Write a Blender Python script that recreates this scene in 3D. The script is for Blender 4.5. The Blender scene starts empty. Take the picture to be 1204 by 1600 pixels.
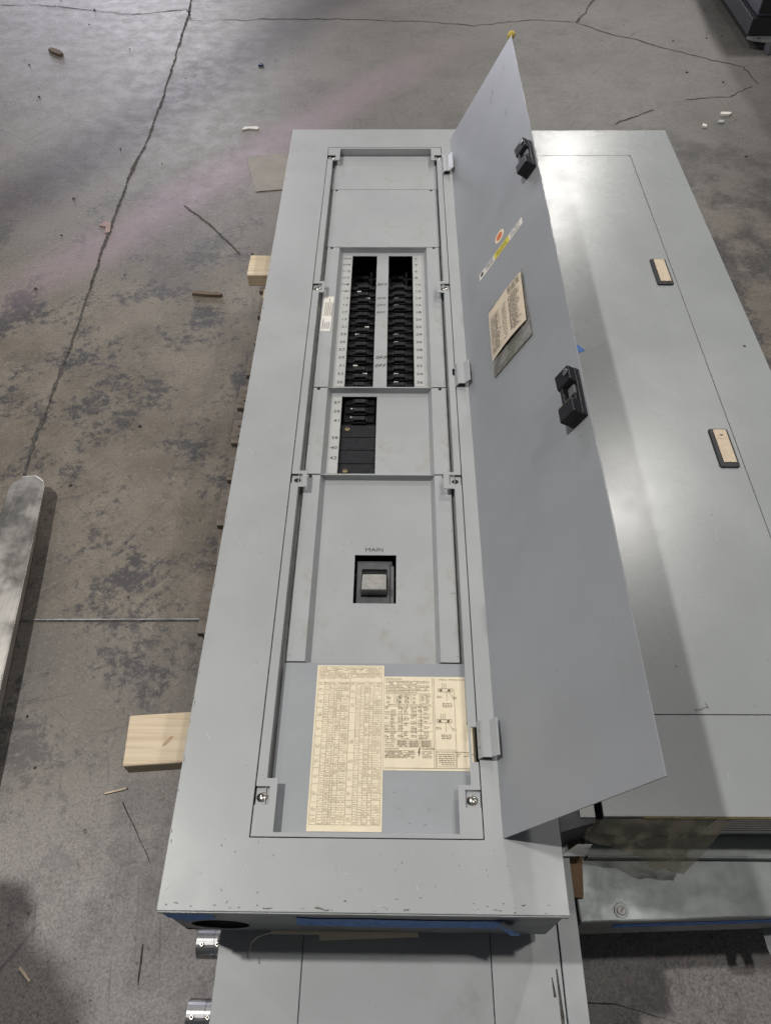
import bpy, bmesh, math, random
from mathutils import Matrix, Vector
random.seed(7)
sc = bpy.context.scene
COL = sc.collection
R = math.radians
T = 0.5            # height of the open panel's cover above the floor; heights below are given relative to it

# ------------------------------------------------------------------ camera
cd = bpy.data.cameras.new('camera'); cam = bpy.data.objects.new('camera', cd); COL.objects.link(cam)
cd.sensor_fit = 'VERTICAL'; cd.sensor_height = 24.0; cd.lens = 1173.14/1600*24.0
cd.clip_start = 0.05; cd.clip_end = 200
r_ = Vector((0.99989414, 0.01277523, -0.00696446)); u_ = Vector((-0.00603997, 0.79989154, 0.6001142)); f_ = Vector((-0.0132374, 0.6000086, -0.79988402))
cm = Matrix((r_, u_, -f_)).transposed().to_4x4(); cm.translation = (0.3076, -0.1685, 1.09+T)
cam.matrix_world = cm
sc.camera = cam

# ------------------------------------------------------------------ world: dim even bounce light of a large hall
w = bpy.data.worlds.new('World'); sc.world = w; w.use_nodes = True
bg = w.node_tree.nodes['Background']; bg.inputs[0].default_value = (0.92, 0.95, 1.0, 1); bg.inputs[1].default_value = 0.09

# ------------------------------------------------------------------ high-bay lamps hanging from the hall roof (rows at both sides)
def lamp(x, y, z, power, size=0.17, col=(1, 0.965, 0.92)):
    l = bpy.data.lights.new('high_bay_lamp', 'AREA'); l.shape = 'DISK'; l.size = size; l.energy = power; l.color = col
    o = bpy.data.objects.new('high_bay_lamp', l); COL.objects.link(o); o.location = (x, y, z+T); return o
lamp(-1.9, 0.7, 4.6, 166)
lamp(1.6, 0.5, 4.6, 48)
lamp(-3.7, 2.4, 4.6, 30)
lamp(2.42, 4.2, 4.6, 95)
lamp(2.5, 9.8, 4.6, 200)
lamp(-4.0, 16.2, 4.6, 900, col=(0.93, 0.92, 1.0))
# unseen lavender area light added far ahead at left, for glow on floor and door
l = bpy.data.lights.new('added_far_glow', 'AREA'); l.shape = 'RECTANGLE'; l.size = 6; l.size_y = 3.0; l.energy = 900; l.color = (0.86, 0.86, 1.0)
o = bpy.data.objects.new('added_far_glow', l); COL.objects.link(o); o.location = (-9.5, 24, 1.8+T)
o.rotation_euler = (Vector((-9.5, 24, 1.8)) - Vector((0, 1, 0))).to_track_quat('Z', 'Y').to_euler()

sc.view_settings.view_transform = 'Standard'; sc.view_settings.look = 'None'
sc.view_settings.exposure = 0.0; sc.view_settings.gamma = 1.0; sc.view_settings.use_curve_mapping = False
sc.render.engine = 'CYCLES'
sc.cycles.max_bounces = 6; sc.cycles.transparent_max_bounces = 8

# ------------------------------------------------------------------ node helpers
class NT:
    def __init__(s, name):
        s.m = bpy.data.materials.new(name); s.m.use_nodes = True; s.t = s.m.node_tree
        s.b = s.t.nodes['Principled BSDF']; s.out = s.t.nodes['Material Output']
        s._tc = None
    def n(s, ty, **kw):
        o = s.t.nodes.new(ty)
        for k, v in kw.items(): setattr(o, k, v)
        return o
    def link(s, a, b): s.t.links.new(a, b)
    def put(s, sock, v):
        if isinstance(v, bpy.types.NodeSocket): s.link(v, sock)
        elif v is not None:
            if isinstance(v, tuple) and len(v) == 3 and sock.type == 'RGBA': v = (*v, 1)
            sock.default_value = v
    def tc(s):
        if s._tc is None: s._tc = s.n('ShaderNodeTexCoord').outputs['Object']
        return s._tc
    def mapping(s, scale=(1,1,1), rot=(0,0,0), loc=(0,0,0)):
        o = s.n('ShaderNodeMapping', vector_type='TEXTURE'); s.link(s.tc(), o.inputs[0]); o.inputs['Scale'].default_value = tuple(1.0/x for x in scale)
        o.inputs['Rotation'].default_value = rot; o.inputs['Location'].default_value = loc; return o.outputs[0]
    def noise(s, scale, detail=4, rough=0.55, vec=None, dist=0.0):
        o = s.n('ShaderNodeTexNoise'); s.link(vec or s.tc(), o.inputs['Vector']); o.inputs['Scale'].default_value = scale
        o.inputs['Detail'].default_value = detail; o.inputs['Roughness'].default_value = rough; o.inputs['Distortion'].default_value = dist
        return o.outputs['Fac']
    def vor(s, scale, vec=None, feature='F1'):
        o = s.n('ShaderNodeTexVoronoi', feature=feature); s.link(vec or s.tc(), o.inputs['Vector']); o.inputs['Scale'].default_value = scale
        return o.outputs['Distance']
    def ramp(s, v, a, b, lo=0.0, hi=1.0, smooth=True):
        o = s.n('ShaderNodeMapRange'); o.interpolation_type = 'SMOOTHSTEP' if smooth else 'LINEAR'
        s.put(o.inputs[0], v); o.inputs[1].default_value = a; o.inputs[2].default_value = b; o.inputs[3].default_value = lo; o.inputs[4].default_value = hi
        return o.outputs[0]
    def math(s, op, a, b=None, c=None):
        o = s.n('ShaderNodeMath', operation=op); s.put(o.inputs[0], a)
        if b is not None: s.put(o.inputs[1], b)
        if c is not None: s.put(o.inputs[2], c)
        return o.outputs[0]
    def mix(s, f, a, b, mode='MIX'):
        o = s.n('ShaderNodeMix', data_type='RGBA', blend_type=mode); s.put(o.inputs[0], f); s.put(o.inputs[6], a); s.put(o.inputs[7], b); return o.outputs[2]
    def bump(s, h, strength, dist=0.001, prev=None):
        o = s.n('ShaderNodeBump'); o.inputs['Strength'].default_value = strength; o.inputs['Distance'].default_value = dist
        s.put(o.inputs['Height'], h)
        if prev: s.link(prev, o.inputs['Normal'])
        return o.outputs[0]
    def fin(s, col=None, rough=None, metal=None, normal=None, spec=None):
        b = s.b.inputs
        if col is not None: s.put(b['Base Color'], col)
        if rough is not None: s.put(b['Roughness'], rough)
        if metal is not None: s.put(b['Metallic'], metal)
        if normal is not None: s.link(normal, b['Normal'])
        if spec is not None: b['Specular IOR Level'].default_value = spec
        return s.m

def paint(name, c, rough=0.40, dirt=(0.30, 0.28, 0.24), dirt_amt=0.35, spec=0.5, wav=0.25, rv=0.05):
    k = NT(name)
    big = k.ramp(k.noise(5, 3), 0.3, 0.7)
    c0 = tuple(x*0.95 for x in c); c1 = tuple(min(1, x*1.04) for x in c)
    col = k.mix(big, c0, c1)
    sm = k.math('MULTIPLY', k.ramp(k.noise(14, 6, 0.7), 0.46, 0.80), k.ramp(k.noise(3, 2), 0.40, 0.65))
    col = k.mix(k.math('MULTIPLY', sm, dirt_amt), col, tuple(a*b*2.3 for a, b in zip(c, dirt)))
    sp = k.ramp(k.vor(46), 0.045, 0.02)                                     # small chips and specks
    sp = k.math('MULTIPLY', sp, k.ramp(k.noise(17, 2), 0.52, 0.60))
    col = k.mix(k.math('MULTIPLY', sp, 0.75), col, (0.08, 0.075, 0.07))
    sv = k.mapping((130, 9, 60), (0, 0, 0.5)); scr = k.math('MULTIPLY', k.ramp(k.noise(1.0, 3, 0.6, sv), 0.70, 0.76), k.ramp(k.noise(4, 2), 0.56, 0.66))
    col = k.mix(k.math('MULTIPLY', scr, 0.35), col, tuple(min(1, x*1.5) for x in c))
    rg = k.math('ADD', k.ramp(k.noise(9, 5, 0.6), 0.3, 0.7, -rv, rv), rough)
    nm = k.bump(k.noise(520, 2, 0.5), 0.12, 0.0006)
    nm = k.bump(k.noise(7, 2), wav, 0.0012, nm)
    return k.fin(col, rg, 0.0, nm, spec)

def plain(name, c, rough=0.5, metal=0.0, var=0.12, scale=30, bump=0.1, spec=0.5):
    k = NT(name)
    f = k.noise(scale, 5, 0.6)
    col = k.mix(k.ramp(f, 0.3, 0.7), tuple(x*(1-var) for x in c), tuple(min(1, x*(1+var)) for x in c))
    return k.fin(col, k.ramp(k.noise(scale*1.7, 4), 0.3, 0.7, max(0, rough-0.06), min(1, rough+0.06)), metal, k.bump(k.noise(scale*12, 3), bump, 0.0005), spec)

def metal(name, c, rough=0.35, streak=(4, 160, 4), met=1.0, var=0.25):
    k = NT(name)
    s = k.noise(1.0, 4, 0.6, k.mapping(streak)); b = k.noise(14, 5, 0.65)
    f = k.math('ADD', k.math('MULTIPLY', s, 0.5), k.math('MULTIPLY', b, 0.5))
    col = k.mix(k.ramp(f, 0.35, 0.65), tuple(x*(1-var) for x in c), tuple(min(1, x*(1+var)) for x in c))
    return k.fin(col, k.ramp(b, 0.3, 0.7, rough-0.08, rough+0.12), met, k.bump(s, 0.15, 0.0006))

def wood(name, c, c2, streak, rough=0.65, wear=None):
    k = NT(name)
    v = k.mapping(streak)
    g = k.noise(1.0, 6, 0.6, v, 0.6); fine = k.noise(3.0, 3, 0.6, v)
    col = k.mix(k.ramp(g, 0.35, 0.68), c, c2)
    col = k.mix(k.ramp(fine, 0.52, 0.75, 0, 0.35), col, tuple(x*0.62 for x in c2))
    kn = k.ramp(k.vor(9), 0.10, 0.02); col = k.mix(k.math('MULTIPLY', kn, 0.55), col, tuple(x*0.35 for x in c2))
    if wear: col = k.mix(k.ramp(k.noise(13, 5, 0.7), 0.45, 0.65), col, wear)
    return k.fin(col, rough, 0, k.bump(fine, 0.35, 0.0012))

M = {}
M['paint'] = paint('grey_enamel', (0.345, 0.360, 0.363))
M['paint_door_shaded'] = paint('grey_enamel_shaded_door', (0.285, 0.298, 0.315), 0.34, dirt_amt=0.15)  # same enamel as the cover, darkened to give the open door its shade
M['paint_right'] = paint('grey_enamel_closed_panel', (0.315, 0.333, 0.333), 0.27, dirt_amt=0.03, wav=0.08, rv=0.015)
M['paint_low'] = paint('grey_enamel_worn', (0.330, 0.345, 0.355), 0.42, dirt=(0.26, 0.24, 0.21), dirt_amt=0.75)
M['paint_dead'] = paint('grey_enamel_inner', (0.350, 0.365, 0.371), 0.45, dirt=(0.36, 0.31, 0.24), dirt_amt=0.9)
M['paint_plate'] = paint('grey_enamel_blue', (0.285, 0.303, 0.320), 0.42, dirt_amt=0.3)
M['wall_in'] = plain('dusty_inner_wall', (0.22, 0.215, 0.20), 0.7, 0, 0.25, 22)
M['steel_dark'] = metal('dirty_galvanised_steel', (0.17, 0.175, 0.185), 0.42, (3, 90, 60), 0.55)
M['galv'] = metal('galvanised_steel', (0.265, 0.285, 0.28), 0.45, (30, 30, 30), 0.35, 0.16)
M['steel'] = metal('bright_zinc_steel', (0.38, 0.385, 0.39), 0.40)
M['fork'] = metal('worn_fork_steel', (0.40, 0.385, 0.36), 0.33, (110, 9, 60), 0.85, 0.16)
M['screw'] = metal('screw_zinc', (0.60, 0.57, 0.52), 0.30)
M['brass'] = metal('screw_brass', (0.30, 0.22, 0.12), 0.5, met=0.6)
M['black'] = plain('black_plastic', (0.004, 0.004, 0.005), 0.5, 0, 0.3, 60, spec=0.22)
M['black2'] = plain('charcoal_plastic', (0.013, 0.013, 0.016), 0.42, 0, 0.2, 60, spec=0.35)
M['void'] = plain('deep_shade_black', (0.006, 0.006, 0.007), 0.8)
M['brk'] = plain('breaker_body_plastic', (0.075, 0.075, 0.080), 0.5, 0, 0.15, 40)
M['brkgrey'] = plain('breaker_grey_plastic', (0.115, 0.115, 0.120), 0.5, 0, 0.15, 40)
M['handle'] = plain('breaker_handle_grey', (0.30, 0.29, 0.275), 0.5, 0, 0.15, 80)
M['chip'] = plain('pale_print_mark', (0.50, 0.48, 0.44), 0.6)
M['cream'] = plain('cream_paper', (0.78, 0.69, 0.51), 0.75, 0, 0.05, 30, 0.05)
M['tanpaper'] = plain('tan_paper', (0.62, 0.53, 0.40), 0.75, 0, 0.07, 30, 0.05)
M['stripp'] = plain('pale_number_strip', (0.42, 0.425, 0.41), 0.6, 0, 0.05, 40)
M['white'] = plain('white_paper', (0.72, 0.69, 0.64), 0.7, 0, 0.06, 30)
M['ink'] = plain('black_ink', (0.035, 0.030, 0.028), 0.7)
M['inkb'] = plain('brown_print_ink', (0.15, 0.12, 0.085), 0.8)
M['inkc'] = plain('faint_print_ink', (0.34, 0.28, 0.19), 0.8)
M['pen'] = plain('blue_pen_ink', (0.05, 0.05, 0.13), 0.6)
M['orange'] = plain('orange_sticker', (0.70, 0.16, 0.03), 0.55)
M['yellow'] = plain('yellow_sticker', (0.66, 0.56, 0.05), 0.55)
M['yfoam'] = plain('yellow_foam', (0.55, 0.42, 0.10), 0.8, 0, 0.2, 60)
M['tape'] = plain('blue_masking_tape', (0.065, 0.22, 0.60), 0.6, 0, 0.25, 80, 0.4)
M['bronze'] = plain('tan_latch_insert', (0.58, 0.47, 0.34), 0.45, 0, 0.08, 90)
M['cardb'] = plain('brown_cardboard', (0.25, 0.155, 0.09), 0.8, 0, 0.15, 20)
M['pine'] = wood('new_pine', (0.66, 0.55, 0.40), (0.53, 0.41, 0.26), (2.2, 70, 70))
M['knot'] = wood('pine_knot', (0.48, 0.35, 0.21), (0.36, 0.23, 0.12), (20, 90, 90))
M['pinegrey'] = wood('weathered_pallet_wood', (0.20, 0.165, 0.13), (0.13, 0.10, 0.075), (3, 60, 60), 0.8, (0.22, 0.20, 0.175))
M['splint'] = wood('splinter_wood', (0.17, 0.125, 0.09), (0.095, 0.068, 0.050), (6, 90, 90), 0.8)
M['pink'] = plain('pink_scrap', (0.30, 0.215, 0.205), 0.7)
M['bluescrap'] = plain('dark_blue_scrap', (0.035, 0.05, 0.10), 0.6)
M['crack'] = plain('crack_dirt', (0.066, 0.062, 0.057), 0.95, 0, 0.6, 60)
M['machine'] = plain('blue_black_paint', (0.055, 0.060, 0.075), 0.45, 0, 0.15, 20)
M['machine2'] = plain('black_machine_paint', (0.012, 0.012, 0.016), 0.5, 0, 0.2, 20)
M['cloth'] = plain('dark_cloth', (0.03, 0.03, 0.04), 0.9)
M['skin'] = plain('skin', (0.45, 0.28, 0.20), 0.5)

def film(name='clear_plastic_film', c=(0.42, 0.39, 0.29, 1)):
    k = NT(name)
    p = k.b; p.inputs['Base Color'].default_value = c; p.inputs['Roughness'].default_value = 0.22
    tr = k.n('ShaderNodeBsdfTransparent'); tr.inputs[0].default_value = (0.80, 0.79, 0.73, 1)
    mx = k.n('ShaderNodeMixShader'); k.put(mx.inputs[0], k.ramp(k.noise(26, 4, 0.6), 0.38, 0.66, 0.25, 0.66))
    k.link(tr.outputs[0], mx.inputs[1]); k.link(p.outputs[0], mx.inputs[2]); k.link(mx.outputs[0], k.out.inputs[0])
    k.link(k.bump(k.noise(22, 3, 0.6), 0.5, 0.004), p.inputs['Normal'])
    return k.m
M['film'] = film(); M['pouch'] = film('clear_pocket_film', (0.40, 0.39, 0.375, 1))

def concrete():
    k = NT('worn_warehouse_concrete')
    sx = k.n('ShaderNodeSeparateXYZ'); k.link(k.tc(), sx.inputs[0]); X, Y = sx.outputs[0], sx.outputs[1]
    col = k.mix(k.ramp(k.noise(1.3, 5, 0.6), 0.3, 0.7), (0.143, 0.133, 0.120), (0.194, 0.182, 0.166))
    # brown, trafficked aisle in the middle, greyer slabs beyond and in front
    brown = k.math('MULTIPLY', k.ramp(k.math('ADD', Y, k.math('MULTIPLY', k.noise(1.1, 3), 1.2)), 3.6, 2.2), k.ramp(Y, 0.66, 0.70, 0.6, 1.0))
    col = k.mix(brown, col, k.mix(k.ramp(k.noise(3.5, 6, 0.65), 0.35, 0.65), (0.128, 0.108, 0.082), (0.200, 0.173, 0.136)))
    frnt = k.ramp(k.math('ADD', Y, k.math('MULTIPLY', k.noise(5, 4, 0.6), 0.25)), 0.62, 0.18)
    col = k.mix(k.math('MULTIPLY', frnt, 0.9), col, k.mix(k.ramp(k.noise(190, 5, 0.75), 0.34, 0.66), (0.165, 0.150, 0.143), (0.300, 0.278, 0.268)))  # front slab also lightened, standing in for lamp glow on the concrete
    # tyre rubber and dirt worn into patches
    fine = k.noise(40, 10, 0.78, None, 0.3); mid = k.noise(4.5, 5, 0.62)
    pat = k.ramp(k.math('ADD', k.math('MULTIPLY', mid, 0.60), k.math('MULTIPLY', fine, 0.55)), 0.575, 0.66)
    zone = k.math('MULTIPLY', k.ramp(Y, 3.1, 1.7, 0.22, 1.0), k.ramp(Y, 0.10, 0.55, 0.35, 1.0))
    col = k.mix(k.math('MULTIPLY', k.math('MULTIPLY', pat, zone), 0.88), col, (0.034, 0.033, 0.038))
    rub = k.ramp(k.noise(1.6, 3, 0.5, k.mapping((1, 0.45, 1), (0, 0, 0.12), (4.0, 1.0, 0))), 0.52, 0.66)            # broad dark wheel tracks
    col = k.mix(k.math('MULTIPLY', k.math('MULTIPLY', rub, zone), 0.5), col, (0.052, 0.050, 0.052))
    # scribbled scratches: thin ridges of a warped noise
    for sc_, gate, amt, off in ((13, 0.54, 0.45, 2.0), (27, 0.50, 0.45, 6.0)):
        rd = k.math('ABSOLUTE', k.math('SUBTRACT', k.noise(sc_, 3, 0.6, k.mapping((1.0, 0.55, 1), (0, 0, off), (off, 0, 0)), 0.8), 0.5))
        rdm = k.math('MULTIPLY', k.ramp(rd, 0.012, 0.003), k.ramp(k.noise(5.2, 3, 0.6, k.mapping((1,1,1), (0,0,0), (off*3, off, 0))), gate, gate+0.10))
        col = k.mix(k.math('MULTIPLY', rdm, amt), col, (0.045, 0.042, 0.042))
    # trafficked side beyond the closed panel
    rz = k.math('MULTIPLY', k.ramp(X, 0.9, 1.4), k.ramp(Y, 3.3, 2.7))
    col = k.mix(k.math('MULTIPLY', rz, k.ramp(k.noise(3.2, 6, 0.68), 0.40, 0.56, 0.85, 0.0)), col, (0.040, 0.037, 0.036))
    # speckle
    s1 = k.ramp(k.noise(150, 3, 0.75), 0.52, 0.66); col = k.mix(k.math('MULTIPLY', s1, 0.62), col, (0.07, 0.066, 0.062))
    s2 = k.ramp(k.noise(90, 3, 0.7, k.mapping((1,1,1), (0,0,0.8), (3,7,1))), 0.56, 0.68); col = k.mix(k.math('MULTIPLY', s2, 0.30), col, (0.34, 0.32, 0.30))
    # dark pits and gouges
    pit = k.math('MULTIPLY', k.ramp(k.vor(34, k.mapping((1, 0.6, 1), (0, 0, 0.7))), 0.16, 0.08), k.ramp(k.noise(9, 3), 0.49, 0.58)); col = k.mix(k.math('MULTIPLY', pit, 0.7), col, (0.045, 0.042, 0.04))
    gf = k.math('MULTIPLY', k.ramp(k.vor(60, k.mapping((1, 0.45, 1), (0, 0, 1.1), (2, 5, 0))), 0.17, 0.09), k.ramp(k.noise(16, 3, 0.6, k.mapping((1, 1, 1), (0, 0, 0), (7, 3, 0))), 0.52, 0.58))
    col = k.mix(k.math('MULTIPLY', gf, k.math('MULTIPLY', frnt, 0.75)), col, (0.05, 0.045, 0.043))
    # scuffs in several directions
    for i, (rt, sc_, th) in enumerate([(0.25, (4, 95, 1), 0.655), (1.0, (3, 80, 1), 0.665), (1.75, (5, 110, 1), 0.66), (2.5, (3.5, 85, 1), 0.67)]):
        v = k.mapping(sc_, (0, 0, rt), (i*3.1, i*1.7, 0)); s = k.ramp(k.noise(1.0, 3, 0.55, v, 0.5), th-0.02, th+0.03)
        s = k.math('MULTIPLY', s, k.ramp(k.noise(2.3, 2, 0.5, k.mapping((1,1,1), (0,0,0), (i*5.0, 2.0, 0))), 0.45, 0.58))
        col = k.mix(k.math('MULTIPLY', s, 0.5), col, (0.06, 0.055, 0.055))
    for i, (rt, sc_, th) in enumerate([(0.9, (2.0, 90, 1), 0.66), (0.62, (1.5, 110, 1), 0.66)]):       # pale drag marks
        v = k.mapping(sc_, (0, 0, rt), (i*2.1+9, i*1.3, 0)); s = k.ramp(k.noise(1.0, 3, 0.55, v), th-0.02, th+0.03)
        col = k.mix(k.math('MULTIPLY', s, 0.16), col, (0.30, 0.285, 0.27))
    # diagonal pink light streak and soft dark shadow band, painted into the concrete colour
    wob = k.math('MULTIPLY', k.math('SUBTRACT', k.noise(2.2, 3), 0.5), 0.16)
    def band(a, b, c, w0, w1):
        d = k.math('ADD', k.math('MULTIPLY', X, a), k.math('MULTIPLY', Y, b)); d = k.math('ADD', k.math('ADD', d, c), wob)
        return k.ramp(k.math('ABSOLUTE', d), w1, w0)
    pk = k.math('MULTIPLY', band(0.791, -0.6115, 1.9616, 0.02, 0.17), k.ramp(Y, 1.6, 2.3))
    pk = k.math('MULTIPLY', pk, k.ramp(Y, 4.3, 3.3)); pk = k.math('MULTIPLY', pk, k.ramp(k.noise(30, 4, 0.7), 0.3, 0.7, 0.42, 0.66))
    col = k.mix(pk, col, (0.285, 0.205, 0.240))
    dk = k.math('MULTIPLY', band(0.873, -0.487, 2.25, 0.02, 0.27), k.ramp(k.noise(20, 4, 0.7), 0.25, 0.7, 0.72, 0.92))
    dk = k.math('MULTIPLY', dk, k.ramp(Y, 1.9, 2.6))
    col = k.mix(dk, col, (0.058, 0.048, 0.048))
    rg = k.math('ADD', k.ramp(k.noise(14, 6, 0.7), 0.3, 0.7, 0.40, 0.50), k.math('MULTIPLY', k.noise(120, 3, 0.6), 0.10))
    h = k.math('ADD', k.math('MULTIPLY', k.noise(110, 5, 0.7), 0.6), k.math('MULTIPLY', k.noise(9, 4, 0.6), 0.12))
    nm = k.bump(h, 0.75, 0.0022); nm = k.bump(k.math('SUBTRACT', 1.0, pit), 0.4, 0.001, nm)
    return k.fin(col, rg, 0.0, nm, 0.5)
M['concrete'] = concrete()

# ------------------------------------------------------------------ mesh helpers
class B:
    """collects faces; everything in heights relative to the open panel's cover"""
    def __init__(s, mtx=None): s.v = []; s.f = []; s.m = mtx
    def add(s, vs, fs):
        o = len(s.v); s.v += [Vector(p) if s.m is None else s.m @ Vector(p) for p in vs]; s.f += [tuple(i+o for i in q) for q in fs]; return s
    def box(s, x0, x1, y0, y1, z0, z1):
        return s.add([(x0,y0,z0),(x1,y0,z0),(x1,y1,z0),(x0,y1,z0),(x0,y0,z1),(x1,y0,z1),(x1,y1,z1),(x0,y1,z1)],
                     [(3,2,1,0),(4,5,6,7),(0,1,5,4),(1,2,6,5),(2,3,7,6),(3,0,4,7)])
    def quad(s, x0, x1, y0, y1, z): return s.add([(x0,y0,z),(x1,y0,z),(x1,y1,z),(x0,y1,z)], [(0,1,2,3)])
    def plate(s, rects, holes, z0, z1):
        """union of rectangles minus rectangles, extruded"""
        xs = sorted({round(v, 5) for r in rects+holes for v in r[:2]}); ys = sorted({round(v, 5) for r in rects+holes for v in r[2:]})
        def ins(i, j):
            if i < 0 or j < 0 or i >= len(xs)-1 or j >= len(ys)-1: return False
            cx, cy = (xs[i]+xs[i+1])/2, (ys[j]+ys[j+1])/2
            h = lambda q: q[0] < cx < q[1] and q[2] < cy < q[3]
            return any(map(h, rects)) and not any(map(h, holes))
        idx = {}; vs = []; fs = []
        def V(i, j, t):
            if (i, j, t) not in idx: idx[(i, j, t)] = len(vs); vs.append((xs[i], ys[j], z1 if t else z0))
            return idx[(i, j, t)]
        for i in range(len(xs)-1):
            for j in range(len(ys)-1):
                if not ins(i, j): continue
                fs.append((V(i,j,1), V(i+1,j,1), V(i+1,j+1,1), V(i,j+1,1))); fs.append((V(i,j,0), V(i,j+1,0), V(i+1,j+1,0), V(i+1,j,0)))
                if not ins(i,j-1): fs.append((V(i,j,0), V(i+1,j,0), V(i+1,j,1), V(i,j,1)))
                if not ins(i,j+1): fs.append((V(i+1,j+1,0), V(i,j+1,0), V(i,j+1,1), V(i+1,j+1,1)))
                if not ins(i-1,j): fs.append((V(i,j+1,0), V(i,j,0), V(i,j,1), V(i,j+1,1)))
                if not ins(i+1,j): fs.append((V(i+1,j,0), V(i+1,j+1,0), V(i+1,j+1,1), V(i+1,j,1)))
        return s.add(vs, fs)
    def prism(s, pts, a0, a1, axis='y'):
        """closed profile extruded along an axis; profile points are the two remaining coordinates in order"""
        n = len(pts); vs = []
        for a in (a0, a1):
            for p in pts:
                vs.append((p[0], a, p[1]) if axis == 'y' else (a, p[0], p[1]) if axis == 'x' else (p[0], p[1], a))
        fs = [tuple(range(n)), tuple(reversed(range(n, 2*n)))] + [(i, n+i, n+(i+1) % n, (i+1) % n) for i in range(n)]
        return s.add(vs, fs)
    def lathe(s, c, prof, n=20, axis='z'):
        vs = []; fs = []
        for (r, h) in prof:
            for i in range(n):
                a = 2*math.pi*i/n; p, q = r*math.cos(a), r*math.sin(a)
                vs.append((c[0]+p, c[1]+q, c[2]+h) if axis == 'z' else (c[0]+h, c[1]+p, c[2]+q) if axis == 'x' else (c[0]+p, c[1]+h, c[2]+q))
        for j in range(len(prof)-1):
            for i in range(n): fs.append((j*n+i, j*n+(i+1) % n, (j+1)*n+(i+1) % n, (j+1)*n+i))
        fs.append(tuple(range((len(prof)-1)*n, len(prof)*n))); fs.append(tuple(reversed(range(n))))
        return s.add(vs, fs)
    def strip(s, pts, wd, z):
        """ribbon along a polyline lying in a horizontal plane"""
        vs = []; n = len(pts)
        for i, p in enumerate(pts):
            a = Vector(pts[max(0, i-1)]); b = Vector(pts[min(n-1, i+1)]); d = (b-a)
            d = d.normalized() if d.length > 1e-9 else Vector((1, 0)); q = Vector((-d.y, d.x))*(wd[i] if isinstance(wd, list) else wd)*0.5
            vs += [(p[0]+q.x, p[1]+q.y, z), (p[0]-q.x, p[1]-q.y, z)]
        return s.add(vs, [(2*i, 2*i+1, 2*i+3, 2*i+2) for i in range(n-1)])

WM = {}
def empty(name, loc, rz=0.0):
    o = bpy.data.objects.new(name, None); COL.objects.link(o); o.location = (loc[0], loc[1], loc[2]+T); o.rotation_euler = (0, 0, rz)
    o.empty_display_size = 0.05
    WM[o] = Matrix.Translation(o.location) @ Matrix.Rotation(rz, 4, 'Z'); return o
def obj(name, b, mat, parent=None, bevel=0.0, smooth=False, seg=2, recalc=True):
    vs = [p + Vector((0, 0, T)) for p in b.v]
    lo = Vector([min(p[i] for p in vs) for i in range(3)]); hi = Vector([max(p[i] for p in vs) for i in range(3)])
    c = Vector(((lo.x+hi.x)/2, (lo.y+hi.y)/2, lo.z))
    me = bpy.data.meshes.new(name); me.from_pydata([p-c for p in vs], [], b.f)
    if recalc:
        bm = bmesh.new(); bm.from_mesh(me); bmesh.ops.recalc_face_normals(bm, faces=bm.faces); bm.to_mesh(me); bm.free()
    me.materials.append(M[mat]); o = bpy.data.objects.new(name, me); COL.objects.link(o)
    if smooth: me.polygons.foreach_set('use_smooth', [True]*len(me.polygons))
    if bevel:
        md = o.modifiers.new('edge', 'BEVEL'); md.width = bevel; md.segments = seg; md.limit_method = 'ANGLE'; md.angle_limit = R(40); md.harden_normals = False
    place(o, c, parent); return o
def place(o, c, parent=None):
    o.location = c
    if parent is not None:
        o.parent = parent; o.matrix_parent_inverse = WM[parent].inverted()
    WM[o] = Matrix.Translation(c)
def twin(src, name, delta, parent):
    """copy of a part that shares its mesh, moved by delta"""
    o = src.copy(); COL.objects.link(o); o.name = name; c = Vector(WM[src].translation) + Vector(delta); place(o, c, parent); return o
def tag(o, label, cat, group=None, kind=None):
    o['label'] = label; o['category'] = cat
    if group: o['group'] = group
    if kind: o['kind'] = kind
    return o
def lab(o, t): o['label'] = t; return o

_tx = {}
def text(b, s, x, y, size, z, rot=0.0, align='LEFT', squash=1.0, fn=None):
    """adds the flat outline of a string to a builder; (x, y) baseline start, size = cap height"""
    key = s
    if key not in _tx:
        cu = bpy.data.curves.new('txt', 'FONT'); cu.body = s; cu.size = 1.0; cu.resolution_u = 2
        o = bpy.data.objects.new('txt', cu); COL.objects.link(o); bpy.context.view_layer.update()
        me = bpy.data.meshes.new_from_object(o.evaluated_get(bpy.context.evaluated_depsgraph_get()))
        _tx[key] = ([tuple(v.co) for v in me.vertices], [tuple(p.vertices) for p in me.polygons])
        bpy.data.objects.remove(o); bpy.data.curves.remove(cu); bpy.data.meshes.remove(me)
    vs, fs = _tx[key]; k = size/0.70; wd = max(v[0] for v in vs)*k*squash
    off = 0 if align == 'LEFT' else -wd/2 if align == 'CENTER' else -wd
    c, n = math.cos(rot), math.sin(rot); out = []
    for v in vs:
        p, q = v[0]*k*squash+off, v[1]*k
        out.append((x+p*c-q*n, y+p*n+q*c, z))
    b.add(out, fs)
def micro(b, x0, x1, y, h, z, dens=0.75, rng=random):
    """a line of print too fine to read"""
    x = x0
    while x < x1-h*0.4:
        wl = h*rng.uniform(1.0, 4.5); wl = min(wl, x1-x)
        if rng.random() < dens: 
            xx = x
            while xx < x+wl-h*0.3:
                cw = h*rng.uniform(0.35, 0.6); hh = h*rng.choice((0.7, 0.7, 1.0)); b.quad(xx, min(xx+cw*0.72, x+wl), y, y+hh, z); xx += cw*1.15
        x += wl+h*0.55

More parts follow.
